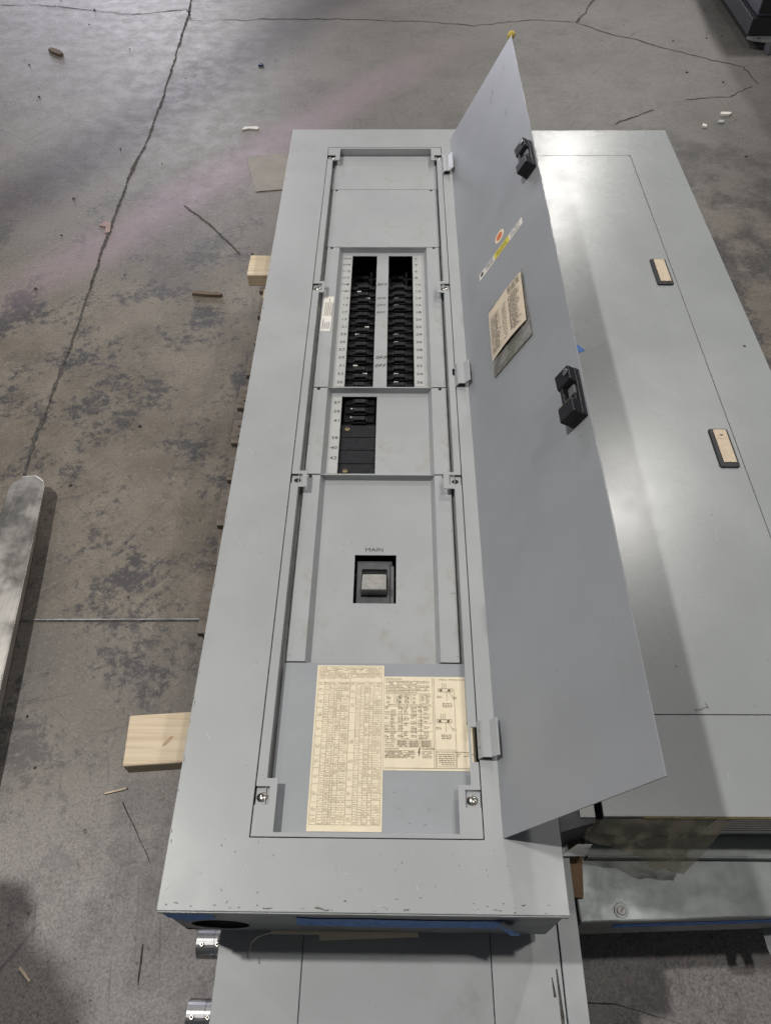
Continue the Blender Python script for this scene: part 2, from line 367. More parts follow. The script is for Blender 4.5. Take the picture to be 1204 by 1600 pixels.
# ------------------------------------------------------------------ the floor
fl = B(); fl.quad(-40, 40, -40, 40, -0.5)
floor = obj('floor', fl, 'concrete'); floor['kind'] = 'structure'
floor['label'] = 'worn grey brown concrete warehouse floor with cracks and stains'
def shiftz(o, dz): o.location.z += dz
def crack(pts, w0, jit=0.012, mat='crack', name='crack', step=0.014):
    out = []; wd = []; wx = wy = ww = 0.0
    for a, b in zip(pts[:-1], pts[1:]):
        a = Vector(a); b = Vector(b); n = max(1, int((b-a).length/step))
        for i in range(n):
            p = a.lerp(b, i/n); out.append((p.x+wx, p.y+wy)); wx = wx*0.8+random.gauss(0, jit*0.22); wy = wy*0.8+random.gauss(0, jit*0.22); ww = ww*0.75+random.gauss(0, 0.22); wd.append(w0*max(0.25, 1+ww)*random.uniform(0.75, 1.25))
    out.append(pts[-1]); wd.append(w0*0.3)
    bb = B(); bb.strip(out, wd, -0.4985); o = obj(name, bb, mat, floor, recalc=False); return o
crack([(-0.80,4.9),(-0.816,4.502),(-0.796,4.244),(-0.766,3.577),(-0.748,3.032),(-0.763,2.722),(-0.753,2.199),(-0.735,1.774),(-0.728,1.449),(-0.718,1.161),(-0.671,0.894),(-0.636,0.709)], 0.0090, 0.006, name='slab_joint')
crack([(-2.4,4.45),(-1.848,4.439),(-1.639,4.437),(-1.342,4.366),(-1.106,4.305),(-0.818,4.371),(-0.768,4.219),(-0.369,4.241),(-0.034,4.239),(0.367,4.220),(0.712,4.153),(1.016,4.232),(1.225,4.190),(1.351,4.055),(1.509,3.955),(1.778,3.758),(1.937,3.667),(1.962,3.489)], 0.0055, 0.016)
crack([(1.225,4.190),(1.28,4.30),(1.352,4.485),(1.40,4.8)], 0.010)
crack([(1.927,3.470),(1.798,3.364),(1.70,3.36),(1.591,3.334)], 0.006)
crack([(1.431,3.245),(1.36,3.20),(1.240,3.113)], 0.006)
crack([(-0.506,2.482),(-0.412,2.382),(-0.337,2.279),(-0.252,2.169)], 0.0055, 0.006)
crack([(0.615,-0.06),(0.70,-0.063),(0.83,-0.095)], 0.0022, 0.003, step=0.02)
crack([(-0.25,0.275),(-0.17,0.16)], 0.0018, 0.002); crack([(-0.155,0.02),(-0.150,-0.045)], 0.0028, 0.002)
jb = B(); jb.strip([(-1.4,0.680),(-0.638,0.691),(-0.131,0.697),(0.6,0.705)], 0.007, -0.4985); obj('saw_cut', jb, 'crack', floor, recalc=False)
jb = B(); jb.strip([(-1.4,0.6825),(-0.638,0.6935),(-0.131,0.6995),(0.0,0.7015)], 0.0022, -0.4978); lab(obj('joint_strip', jb, 'steel', floor, recalc=False), 'thin shiny strip in the saw cut')

# ------------------------------------------------------------------ open electrical panel
W1, L1, DEP = 0.536, 2.055, 0.165
P1 = tag(empty('electrical_panel', (W1/2, L1/2, -DEP)), 'open grey electrical panel with breakers and main switch, its door swung up', 'electrical panel')
# box
bx = B(); y0 = 0.0
bx.plate([(0.005, W1-0.005, y0+0.0015, L1-0.004)], [(0.0065, W1-0.0065, y0+0.003, L1-0.0055)], -DEP, -0.0035); bx.box(0.0065, W1-0.0065, y0+0.003, L1-0.0055, -DEP, -DEP+0.002)
# the end wall with a round knockout is built separately
bx = B()
bx.box(0.005, 0.0065, 0.003, L1-0.0055, -DEP, -0.0035); bx.box(W1-0.0065, W1-0.005, 0.003, L1-0.0055, -DEP, -0.0035); bx.box(0.005, W1-0.005, L1-0.0055, L1-0.004, -DEP, -0.0035)
bx.box(0.0065, W1-0.0065, 0.003, L1-0.0055, -DEP, -DEP+0.0015)
back_box = lab(obj('back_box', bx, 'steel_dark', P1), 'dull galvanised steel box of the panel')
ew = B(); n = 28; cx, cz, rx, rz = 0.063, -0.115, 0.041, 0.037; x0, x1, z0, z1 = 0.005, W1-0.005, -DEP, -0.0035
def ring(y):
    vs = []; 
    for i in range(n):
        a = 2*math.pi*i/n; vs.append((cx+rx*math.cos(a), y, cz+rz*math.sin(a)))
    for i in range(n):
        a = 2*math.pi*i/n; c, s = math.cos(a), math.sin(a); lx = (0.13-cx) if c > 0 else (cx-x0); lz = (z1-cz) if s > 0 else (cz-z0)
        t = min(lx/abs(c) if abs(c) > 1e-6 else 9, lz/abs(s) if abs(s) > 1e-6 else 9); vs.append((cx+c*t, y, cz+s*t))
    return vs
for yy, fl_ in ((0.0, 1), (0.0015, 0)):
    ew.add(ring(yy), [(i, (i+1) % n, n+(i+1) % n, n+i) for i in range(n)])
ew.box(0.13, x1, 0.0, 0.0015, z0, z1)
for yy in (0.0, 0.0015):
    ew.add([(x0,yy,z0),(0.03,yy,z0),(x0,yy,-0.145)], [(0,1,2)])
obj('end_wall', ew, 'steel_dark', back_box, recalc=False)
k = B(); k.box(0.0072, W1-0.0072, 0.034, 0.036, -DEP+0.002, -0.032); k.box(0.0072, W1-0.0072, 0.0035, 0.034, -0.034, -0.032); obj('hole_shade_plate', k, 'void', back_box)  # black plates added behind the knockout so the hole shows as deep shade
# cover
cv = B(); cv.plate([(0, W1, -0.001, L1)], [(0.110, 0.432, 0.090, 1.952)], -0.0035, 0.0)
cover = obj('cover', cv, 'paint', P1, 0.0009)
lip = B(); lip.box(0.001, W1-0.001, -0.0030, -0.0012, -0.0100, -0.0012); obj('cover_lip', lip, 'galv', cover, 0.0005)
# inner frame flush with the cover, with screw tabs
F = 0.0006
rects = [(0.1113,0.126,0.0913,1.9507), (0.4175,0.4307,0.0913,1.9507), (0.1113,0.4307,1.944,1.9507), (0.1113,0.4307,0.0913,0.0975),
         (0.1113,0.145,1.883,1.9507), (0.402,0.4307,1.883,1.9507), (0.1113,0.139,1.289,1.331), (0.401,0.4307,1.289,1.331),
         (0.1113,0.141,0.708,0.747), (0.397,0.4307,0.705,0.745), (0.1113,0.142,0.0913,0.171), (0.399,0.4307,0.0913,0.164)]
holes = [(0.1113,0.133,1.888,1.909), (0.411,0.4307,1.888,1.909), (0.1113,0.132,1.297,1.322), (0.410,0.4307,1.297,1.322),
         (0.1113,0.132,0.717,0.739), (0.408,0.4307,0.715,0.738), (0.1113,0.131,0.134,0.159), (0.409,0.4307,0.133,0.157),
         (0.421,0.4307,0.197,0.249), (0.426,0.4307,1.01,1.03)]
fr = B(); fr.plate(rects, holes, -0.0028, -F); frame = obj('inner_frame', fr, 'paint', P1, 0.0007)
fr = B()   # downward return of the frame
fr.box(0.1248,0.126,0.10,1.883,-0.027,-0.0029); fr.box(0.4175,0.4187,0.26,1.883,-0.027,-0.0029); fr.box(0.1248,0.4187,1.944,1.9452,-0.027,-0.0029); fr.box(0.1248,0.4187,0.0963,0.0975,-0.027,-0.0029)
obj('frame_return', fr, 'paint_dead', frame)
# slot floor below the gap beside the dead front
sb = B(); sb.plate([(0.1262, 0.4290, 0.098, 1.9435)], [(0.1625, 0.3825, 0.36, 1.4985)], -0.0285, -0.0272); obj('inner_pan', sb, 'wall_in', P1)
# pocket floors and screws
pk = [((0.1113,0.133,1.888,1.909),1), ((0.411,0.4307,1.888,1.909),1), ((0.1113,0.132,1.297,1.322),1), ((0.410,0.4307,1.297,1.322),1),
      ((0.1113,0.132,0.717,0.739),0), ((0.408,0.4307,0.715,0.738),0), ((0.1113,0.131,0.134,0.159),1), ((0.409,0.4307,0.133,0.157),1)]
scr0 = None
def screw_builder(x, y, z, r, h):
    b = B(); b.lathe((x, y, z), [(r*0.98, -0.001), (r, 0.0), (r*0.98, h*0.35), (r*0.8, h*0.72), (r*0.5, h*0.93), (r*0.18, h)], 20); return b
def cross(x, y, z, r, a):
    b = B(Matrix.Translation((x, y, z)) @ Matrix.Rotation(a, 4, 'Z')); b.box(-r*0.6, r*0.6, -r*0.1, r*0.1, -0.0004, 0.0002); b.box(-r*0.1, r*0.1, -r*0.6, r*0.6, -0.0004, 0.0002); return b
for (x0_, x1_, ya, yb), kind in pk:
    pb = B(); pb.box(x0_+0.0004, x1_-0.0002, ya+0.0003, yb-0.0003, -0.0075, -0.0062); p = obj('screw_pocket', pb, 'paint_dead', frame)
    xm = (x0_+x1_)/2 + (0.001 if x0_ < 0.2 else 0.0); ym = (ya+yb)/2 - 0.001
    if kind:
        s = obj('screw', screw_builder(xm, ym, -0.0062, 0.0068, 0.0036), 'screw', frame, smooth=True)
        hb = B(); hb.lathe((xm-0.003, ym-0.0005, -0.0061), [(0.0062, 0), (0.0062, 0.0002)], 18); obj('screw_hole', hb, 'void', frame)
        obj('screw_recess', cross(xm, ym, -0.0062+0.0037, 0.0068, random.uniform(0, 1.5)), 'ink', frame)
    else:
        hb = B(Matrix.Translation((xm, ym, -0.0061)) @ Matrix.Scale(1.35, 4, (1, 0, 0))); hb.lathe((0, 0, 0), [(0.0048, 0), (0.0048, 0.0002)], 18); obj('screw_hole', hb, 'void', frame)
# dead front: plates and rails at one level, three trays set below it
ZR, ZT = -0.020, -0.036
DX0, DX1 = 0.1325, 0.4125
def plate_part(name, x0, x1, y0, y1, mat, holes=(), ears=True):
    b = B(); b.plate([(x0, x1, y0, y1)], list(holes), ZR-0.0018, ZR); o = obj(name, b, mat, P1, 0.0005); return o
upper_plate = plate_part('blank_plate', 0.1285, 0.416, 1.764, 1.939, 'paint_dead')
lower_plate = plate_part('blank_plate', 0.131, 0.414, 1.4975, 1.7625, 'paint_dead')
label_plate = plate_part('label_plate', 0.130, 0.4300, 0.0985, 0.3605, 'paint_plate')
def knob_hole(x, y, parent):
    b = B(); b.lathe((x, y, ZR+0.0001), [(0.0036, 0), (0.0036, 0.0003)], 14); obj('screw_hole', b, 'void', parent)
for x, y, p in [(0.1425,1.758,lower_plate),(0.399,1.758,lower_plate)]: knob_hole(x, y, p)
def tray(yt, yb, wins, plabel):
    """a folded tray: raised rails at both sides, a lip across the top and a sunken floor with cut-outs"""
    xr0, xr1 = 0.1635, 0.3815; xt0, xt1 = 0.1715, 0.3755
    b = B(); b.plate([(xt0, xt1, yb+0.0005, yt-0.001)], wins, ZT-0.0016, ZT); fl_ = obj('dead_front', b, 'paint_dead', P1)
    lab(fl_, plabel)
    for (a0, a1, i0, i1) in ((DX0, xr0, xr0, xt0), (xr1, DX1, xr1, xt1)):
        rb = B(); rb.plate([(a0, a1, yb+0.0008, yt-0.0008)], [], ZR-0.0016, ZR); ro = obj('side_rail', rb, 'paint_dead', fl_, 0.0006)
        sb = B(); sb.add([(i0, yb+0.0006, ZR-0.0004), (i1, yb+0.0006, ZT-0.0002), (i1, yt-0.001, ZT-0.0002), (i0, yt-0.001, ZR-0.0004)], [(0,1,2,3)]); obj('rail_slope', sb, 'paint_dead', fl_, recalc=False)
        xe = 0.1445 if a0 < 0.2 else 0.3995
        hb = B(); hb.lathe((xe, yt-0.0045, ZR+0.0001), [(0.0036, 0), (0.0036, 0.0003)], 14); obj('screw_hole', hb, 'void', fl_)
        xo = a0+0.004 if a0 < 0.2 else a1-0.004
        for yy in (yb+0.012, (yb*2+yt)/3, (yb+2*yt)/3):                          # small dimples pressed into the rail edge
            db = B(); db.lathe((xo, yy, ZR), [(0.0020, -0.0005), (0.0016, 0.0006), (0.0006, 0.0010)], 10); obj('dimple', db, 'paint_dead', fl_, smooth=True)
    lb = B(); lb.box(xr0-0.0004, xr1+0.0004, yt-0.0016, yt-0.0002, ZT-0.001, ZR+0.0006); obj('cross_lip', lb, 'paint_dead', fl_, 0.0004)
    return fl_
WL, WRt = (0.1965, 0.2578), (0.2868, 0.3465)
y1t, y1b = 1.4965, 0.9935
tr1 = tray(y1t, y1b, [(*WL, 1.011, 1.4825), (*WRt, 1.011, 1.4825)], 'dead front with two long breaker windows between number strips')
tr2 = tray(0.9925, 0.7545, [(0.1935, 0.267, 0.769, 0.9815)], 'dead front with one breaker window left of a blank half')
tr3 = tray(0.7535, 0.3620, [(0.2355, 0.3095, 0.4795, 0.579)], 'dead front around the main switch')
cavb = B(); cavb.box(0.170, 0.377, 0.45, 1.49, -0.1100, -0.108); obj('bus_chamber', cavb, 'void', P1)
# pale number strips beside the windows
sb = B(); sb.box(0.1755, 0.1955, 1.0125, 1.481, ZT, ZT+0.0004); ns1 = obj('number_strip', sb, 'stripp', tr1)
sb = B(); sb.box(0.3475, 0.3685, 1.0125, 1.481, ZT, ZT+0.0004); ns2 = obj('number_strip', sb, 'stripp', tr1)
sb = B(); sb.box(0.1745, 0.1930, 0.770, 0.981, ZT, ZT+0.0004); ns3 = obj('number_strip', sb, 'stripp', tr2)
pitch = (1.4825-1.011)/18
def number(s_, x, y, parent, al):
    b = B(); text(b, s_, x, y, 0.0078, ZT+0.0008, align=al, squash=1.3); obj('printed_number', b, 'ink', parent, recalc=False)
for i in range(18):
    y = 1.4825-(i+0.5)*pitch-0.003
    number(str(2*i+1), 0.1925, y, ns1, 'RIGHT'); number(str(2*i+2), 0.3510, y, ns2, 'LEFT')
for s_, y in (('37', 0.9590), ('39', 0.9330), ('41', 0.9070), ('38', 0.8595), ('40', 0.8325), ('42', 0.8055)): number(s_, 0.1905, y, ns3, 'RIGHT')
# pen notes: a scrawled OFF here and there, and scribbles down the left strip
def scrawl(b, x, y, h, letters, z, wdt=0.0009, slant=0.25):
    G = {'O': [(0.5,1),(0.1,0.7),(0.0,0.3),(0.35,0),(0.8,0.2),(0.95,0.7),(0.6,1),(0.4,0.9)], 'F': [(0.1,0),(0.25,1),(0.9,1.05)], 'f': [(0.15,0.5),(0.75,0.55)],
         'S': [(0.9,0.9),(0.4,1),(0.2,0.7),(0.7,0.45),(0.6,0.05),(0.0,0.1)], 'n': [(0,0),(0.15,0.8),(0.5,0.1),(0.7,0.85),(0.95,0.1)], 'e': [(0.1,0.4),(0.8,0.5),(0.5,0.9),(0.1,0.5),(0.3,0),(0.9,0.2)],
         'l': [(0.0,0.1),(0.9,0.9)], 'v': [(0,0.8),(0.35,0),(0.9,1)]}
    for ch in letters:
        for g in ([G['F'], G['f']] if ch == 'F' else [G[ch]]):
            b.strip([(x+(p[0]*0.8+p[1]*slant)*h+random.gauss(0, h*0.04), y+p[1]*h+random.gauss(0, h*0.04)) for p in g], wdt, z)
        x += h*1.02
for i, h in ((4, 0.0082), (6, 0.0070), (7, 0.0074), (8, 0.0068), (14, 0.0085), (15, 0.0085)):
    hb = B(); scrawl(hb, 0.2600+random.uniform(0, 0.002), 1.4825-(i+0.62)*pitch, h, 'OFF', ZT+0.0007, 0.0015 if i in (4, 14, 15) else 0.0009); obj('pen_note', hb, 'ink', tr1, recalc=False)
for i, s_ in ((0, 'Sne'), (1, 'eOl'), (2, 'vl'), (3, 'lv'), (4, 'SnO'), (5, 'lve')):
    hb = B(); scrawl(hb, 0.1730, 1.4825-(i+0.55)*pitch, 0.0056, s_, ZT+0.0008, 0.0010, 0.5); obj('pen_note', hb, 'pen', ns1, recalc=False)
# branch breakers
def breaker(xa, xb, y, side, chip, first=None, par=None):
    """one pole: stepped black case with a rocking toggle between two ears"""
    h = pitch*0.475; wd = xb-xa
    b = B(); b.box(xa-0.002, xb+0.002, y-h, y+h, -0.075, -0.050)
    b.box(xa+wd*0.02, xa+wd*0.26, y-h*0.45, y+h*0.35, -0.050, -0.0455); b.box(xb-wd*0.24, xb-wd*0.01, y-h*0.45, y+h*0.35, -0.050, -0.0455)
    b.box(xa+wd*0.27, xb-wd*0.25, y-h*0.86, y-h*0.62, -0.050, -0.0435)
    return b
brk0 = {}; 
for col, (xa, xb) in enumerate((WL, WRt)):
    for i in range(4, 18):
        y = 1.4825-(i+0.5)*pitch
        if col not in brk0:
            o = obj('circuit_breaker', breaker(xa, xb, y, col, 0), 'black', P1, 0.0004); ya = y
            wd = xb-xa; tg = B(); hx = 0.30 if col == 0 else 0.24
            xs0, xs1 = xa+wd*hx, xa+wd*(hx+0.44); yy = y-0.0005
            tg.add([(xs0,yy-0.0052,-0.050),(xs1,yy-0.0052,-0.050),(xs1,yy+0.0050,-0.050),(xs0,yy+0.0050,-0.050),(xs0+0.002,yy-0.0042,-0.0390),(xs1-0.002,yy-0.0042,-0.0390),(xs1-0.002,yy+0.0032,-0.0365),(xs0+0.002,yy+0.0032,-0.0365)],
                   [(3,2,1,0),(4,5,6,7),(0,1,5,4),(1,2,6,5),(2,3,7,6),(3,0,4,7)])
            tg.box(xs0-0.0025, xs0+0.0005, yy-0.007, yy+0.0065, -0.050, -0.0405); tg.box(xs1-0.0005, xs1+0.0025, yy-0.007, yy+0.0065, -0.050, -0.0405)
            t = obj('toggle', tg, 'black2', o, 0.0004); brk0[col] = (o, t, ya)
        else:
            o0, t0, ya = brk0[col]; o = twin(o0, 'circuit_breaker', (0, y-ya, 0), P1); t = twin(t0, 'toggle', (0, y-ya-(0.0035 if (i*3+col) % 5 == 0 else 0), 0), o)
        if (i*7+col*3) % 5 in (0, 2):
            cb = B(); x = xa+(xb-xa)*(0.26 if (i % 2) else 0.62) if col == 0 else xa+(xb-xa)*0.26
            cb.box(x, x+0.0095, y+0.0058, y+0.0098, -0.0498, -0.0415); obj('position_mark', cb, 'chip', o)
# empty spaces at the top of both windows: bus fingers deep inside
for xa, xb in (WL, WRt):
    fb = B()
    for i in range(4):
        y = 1.4825-(i+0.5)*pitch; fb.box(xa+0.006, xb-0.022, y-0.006, y+0.005, -0.108, -0.090); fb.box(xb-0.018, xb-0.012, y-0.012, y+0.010, -0.108, -0.082)
    obj('bus_finger', fb, 'black2', P1)
for j, y in enumerate((0.9720, 0.9470, 0.9220)):
    o0, t0, ya = brk0[0]; o = twin(o0, 'circuit_breaker', (0.0035, y-ya, 0), P1); twin(t0, 'toggle', (0.0035, y-ya, 0), o)
    if j: cb = B(); cb.box(0.212, 0.223 if j == 1 else 0.236, y+0.004, y+0.0075, -0.0498, -0.043); obj('position_mark', cb, 'chip', o)
bb = B(); bb.box(0.192, 0.2685, 0.766, 0.9060, -0.080, -0.0505)
for yy0, yy1 in ((0.769, 0.8005), (0.8025, 0.8365), (0.8385, 0.8715), (0.8735, 0.9055)): bb.box(0.1935, 0.267, yy0, yy1, -0.0506, -0.0440)
tp = lab(obj('three_pole_breaker', bb, 'black2', P1, 0.0006), 'black three pole breaker block with two brass screws')
for y in (0.894, 0.7815):
    hb = B(); hb.box(0.1995, 0.2165, y-0.0085, y+0.0085, -0.0440, -0.0437); obj('screw_well', hb, 'void', tp)
    obj('screw', screw_builder(0.208, y, -0.0437, 0.0056, 0.003), 'brass', tp, smooth=True)
    obj('screw_recess', cross(0.208, y, -0.0437+0.0031, 0.0056, 0.6), 'ink', tp)
# main switch
mbk = B(); mbk.box(0.2385, 0.3025, 0.470, 0.5735, -0.080, -0.0475)
mbk.plate([(0.2405, 0.2985, 0.472, 0.5670)], [(0.2490, 0.2935, 0.4955, 0.5530)], -0.0475, -0.0420)
mn = lab(obj('main_breaker', mbk, 'brk', P1, 0.001), 'dark grey main breaker with a broad pale handle')
mr = B(); mr.box(0.2988, 0.3058, 0.4765, 0.563, -0.060, -0.0470); obj('case_rib', mr, 'brkgrey', mn, 0.0006)
mwell = B(); mwell.box(0.2491, 0.2934, 0.4956, 0.5529, -0.0480, -0.0473); obj('handle_well', mwell, 'black2', mn)
hd = B()
hd.prism([(0.5015,-0.047),(0.5000,-0.0235),(0.5135,-0.0205),(0.5165,-0.0300),(0.5400,-0.0385),(0.5440,-0.047)], 0.2500, 0.2925, 'x'); obj('handle', hd, 'handle', mn, 0.001)
tb = B(); text(tb, 'MAIN', 0.2695, 0.5865, 0.0082, ZT+0.0004, align='CENTER', squash=1.15); obj('printed_word', tb, 'ink', tr3, recalc=False)

# ---- printed labels on the lower plate
ZL = ZR+0.0005
def sheet(name, x0, x1, y0, y1, z, mat, parent, curl=0.0):
    b = B(); nx, ny = 10, 20; vs = []
    for j in range(ny+1):
        for i in range(nx+1):
            u, v = i/nx, j/ny; e = max(0, 1-v*6)*curl*(0.4+0.6*math.sin(u*3.0)) + random.gauss(0, 0.00006)
            vs.append((x0+(x1-x0)*u, y0+(y1-y0)*v, z+max(0, e)))
    b.add(vs, [(j*(nx+1)+i, j*(nx+1)+i+1, (j+1)*(nx+1)+i+1, (j+1)*(nx+1)+i) for j in range(ny) for i in range(nx)])
    return obj(name, b, mat, parent, smooth=True)
rng = random.Random(3)
lx0, lx1, ly0, ly1 = 0.1850, 0.2912, 0.1035, 0.3560
s1 = sheet('wiring_chart', lx0, lx1, ly0, ly1, ZL, 'cream', label_plate, 0.0); lab(s1, 'tall cream paper chart printed with a dense ratings table')
pb = B(); zp = ZL+0.0007
def hl(x0, x1, y, t=0.00032): pb.quad(x0, x1, y-t/2, y+t/2, zp)
def vl(x, y0, y1, t=0.00032): pb.quad(x-t/2, x+t/2, y0, y1, zp)
ix0, ix1, iy0, iy1 = lx0+0.003, lx1-0.003, ly0+0.009, ly1-0.0025
hl(ix0, ix1, iy1); hl(ix0, ix1, iy0); vl(ix0, iy0, iy1); vl(ix1, iy0, iy1); xm = (ix0+ix1)/2; vl(xm, iy0, iy1, 0.0004)
for a, b_ in ((ix0, xm), (xm, ix1)):
    y = iy1-0.0028
    for k_ in range(9 if a == ix0 else 8): micro(pb, a+0.0015, b_-0.0015, y, 0.0012, zp, 0.85, rng); y -= 0.0022
    ty = iy1-0.0265; hl(a, b_, ty); wd = b_-a
    cols = [0.0, 0.20, 0.36, 0.52, 0.60, 0.74, 1.0] if a == ix0 else [0.0, 0.20, 0.34, 0.47, 0.62, 0.74, 1.0]
    for c in cols[1:-1]: vl(a+wd*c, iy0, ty-0.004 if c != cols[1] else ty)
    micro(pb, a+0.002, b_-0.002, ty-0.0025, 0.0012, zp, 0.8, rng)
    for ci in range(len(cols)-1):
        y = ty-0.004; step = (rng.uniform(0.018, 0.032) if ci == 0 else rng.choice((0.0042, 0.0055, 0.0075)))
        while y > iy0+0.002:
            stp = min(y-iy0, step*rng.uniform(0.7, 1.5) if ci < 3 else 0.0034*rng.choice((1, 1, 1, 2)))
            hl(a+wd*cols[ci], a+wd*cols[ci+1], y, 0.00028)
            x0c, x1c = a+wd*cols[ci]+0.0008, a+wd*cols[ci+1]-0.0008
            if ci in (1, 2, 5) or rng.random() < 0.75:
                nl = 3 if ci == 0 else 1
                for q in range(nl): micro(pb, x0c+(x1c-x0c)*0.12, x1c-(x1c-x0c)*0.1, y-stp*0.5-0.0006+(q-(nl-1)/2)*0.0020, 0.0010, zp, 0.8, rng)
            y -= stp
obj('print', pb, 'inkc', s1, recalc=False)['kind'] = 'stuff'
rx0, rx1, ry0, ry1 = 0.2916, 0.4295, 0.1895, 0.3375
s2 = sheet('installation_label', rx0, rx1, ry0, ry1, ZL, 'cream', label_plate); lab(s2, 'wide cream label with wiring diagrams and a danger notice')
pb = B()
xa, xb, xc = rx0+0.0015, rx0+0.0755, rx1
vl(xb, ry0+0.003, ry1-0.002); vl(xb+0.0025, ry0+0.003, ry1-0.002); hl(xa, xc, ry0+0.0035, 0.0005)
text(pb, 'INSTALLATION', xa+0.0005, ry1-0.0052, 0.0020, zp, squash=1.3)
y = ry1-0.0085
for k_ in range(8):
    micro(pb, xa+0.001, xb-0.004-(0.02 if k_ in (2, 7) else 0), y, 0.0013, zp, 0.9, rng); y -= 0.0026
hl(xa, xb-0.002, y+0.0005); 
for k_ in range(7):
    for c in (0.03, 0.24, 0.30, 0.42, 0.60, 0.78, 0.88):
        if rng.random() < 0.85: micro(pb, xa+0.072*c, xa+0.072*c+rng.uniform(0.004, 0.009), y-0.002, 0.0012, zp, 1, rng)
    y -= 0.0022
for c in (0.2, 0.5, 0.56, 0.74): vl(xa+0.073*c, y, y+0.016)
text(pb, 'TERMINAL WIRE RANGES AND AVAILABLE LUG KITS', xa+0.004, y-0.0030, 0.0016, zp, squash=1.25); y -= 0.0045; hl(xa, xb-0.002, y)
for blk in range(4):
    for k_ in range(5):
        for c in (0.0, 0.12, 0.28, 0.40, 0.55, 0.70, 0.82):
            if rng.random() < 0.72: micro(pb, xa+0.073*c, xa+0.073*c+rng.uniform(0.005, 0.009), y-0.0022, 0.0013, zp, 1, rng)
        y -= 0.0024
    y -= 0.0012; hl(xa, xb-0.002, y-0.0003)
for c in (0.36, 0.66, 0.76): vl(xa+0.073*c, y, y+0.052)
for k_ in range(4):
    for c in (0.0, 0.25, 0.5, 0.75): micro(pb, xa+0.073*c+0.001, xa+0.073*c+0.015, y-0.0026, 0.0012, zp, 0.9, rng)
    y -= 0.0026; hl(xa+0.018, xb-0.002, y-0.0006)
text(pb, 'ACCESSORIES', xa+0.001, y-0.0042, 0.0019, zp, squash=1.25); ya_ = y-0.006
for k_ in range(4):
    hl(xa, xa+0.046, ya_); micro(pb, xa+0.001, xa+0.045, ya_-0.0022, 0.0013, zp, 0.75, rng); ya_ -= 0.0030
text(pb, 'DANGER!', xa+0.0565, y-0.0045, 0.0024, zp, squash=1.3); yd = y-0.008
for k_ in range(5): micro(pb, xa+0.0565, xb-0.003, yd, 0.0012, zp, 0.9, rng); yd -= 0.0023
bo = [(0.0520,0.0),(0.0498,-0.0075),(0.0516,-0.0070),(0.0505,-0.0140),(0.0540,-0.0052),(0.0520,-0.0058),(0.0540,0.0)]
pb.add([(xa+p[0], y-0.002+p[1], zp) for p in bo], [tuple(range(len(bo)))])
text(pb, 'TYPICAL WIRING DIAGRAMS', xb+0.0095, ry1-0.0060, 0.0021, zp, squash=1.3)
for (dx, dy) in ((0.019, -0.024), (0.016, -0.074)):
    X0, Y0 = xb+dx, ry1+dy
    for q in (-0.004, -0.001, 0.002): vl(X0+q, Y0+0.004, Y0+0.013, 0.0004)
    hl(X0-0.010, X0+0.012, Y0+0.004, 0.0005); hl(X0-0.010, X0+0.012, Y0-0.001, 0.0005); vl(X0-0.010, Y0-0.001, Y0+0.004, 0.0005); vl(X0+0.012, Y0-0.001, Y0+0.004, 0.0005)
    for q in (-0.006, 0.007): pb.box(X0+q-0.002, X0+q+0.002, Y0, Y0+0.003, zp-0.0001, zp)
    pb.strip([(X0+0.006, Y0-0.001), (X0+0.013, Y0-0.010)], 0.0004, zp); vl(X0+0.003, Y0-0.016, Y0-0.001, 0.0003)
    for q in range(2): micro(pb, X0-0.012, X0-0.004, Y0-0.009-q*0.0022, 0.0013, zp, 1, rng); micro(pb, X0+0.012, X0+0.019, Y0-0.011-q*0.0022, 0.0013, zp, 1, rng)
    for q in range(3): micro(pb, X0-0.004, X0+0.011, Y0-0.021-q*0.0026, 0.0016, zp, 1, rng)
yy = ry0+0.031
hl(xb+0.004, xb+0.032, yy); hl(xb+0.004, xb+0.032, ry0+0.006); vl(xb+0.004, ry0+0.006, yy); vl(xb+0.032, ry0+0.006, yy)
text(pb, 'OPTIONAL MAIN RATING', xb+0.005, yy-0.004, 0.0017, zp, squash=1.0)
for q in range(6): micro(pb, xb+0.007+(0.004 if q == 5 else 0), xb+0.030, yy-0.0075-q*0.0030, 0.0016, zp, 1, rng)
for q in range(3): micro(pb, xb+0.034, xc-0.001, yy-0.004-q*0.003, 0.0014, zp, 0.8, rng)
vl(xb+0.0335, ry0+0.004, ry1-0.02)
obj('print', pb, 'inkb', s2, recalc=False)['kind'] = 'stuff'
# small notice on the left rail of the breaker tray
sb = B(); sb.add([(0.1345,1.174,ZR+0.0003),(0.1575,1.174,ZR+0.0003),(0.1605,1.2975,ZR+0.0003),(0.1375,1.2975,ZR+0.0003)], [(0,1,2,3)]); st = lab(obj('notice_sticker', sb, 'white', tr1, recalc=False), 'small white notice sticker with fine print on the left rail')
pb = B()
for q in range(5): pb.strip([(0.1415+q*0.0040, 1.226), (0.1432+q*0.0040, 1.226+rng.uniform(0.045, 0.064))], 0.0013, ZR+0.0006)
obj('print', pb, 'inkb', st, recalc=False)
pb = B()
for q in range(4): pb.strip([(0.1395+q*0.0045, 1.181), (0.1405+q*0.0045, 1.181+rng.uniform(0.02, 0.036))], 0.0014, ZR+0.0006)
obj('print', pb, 'pen', st, recalc=False)

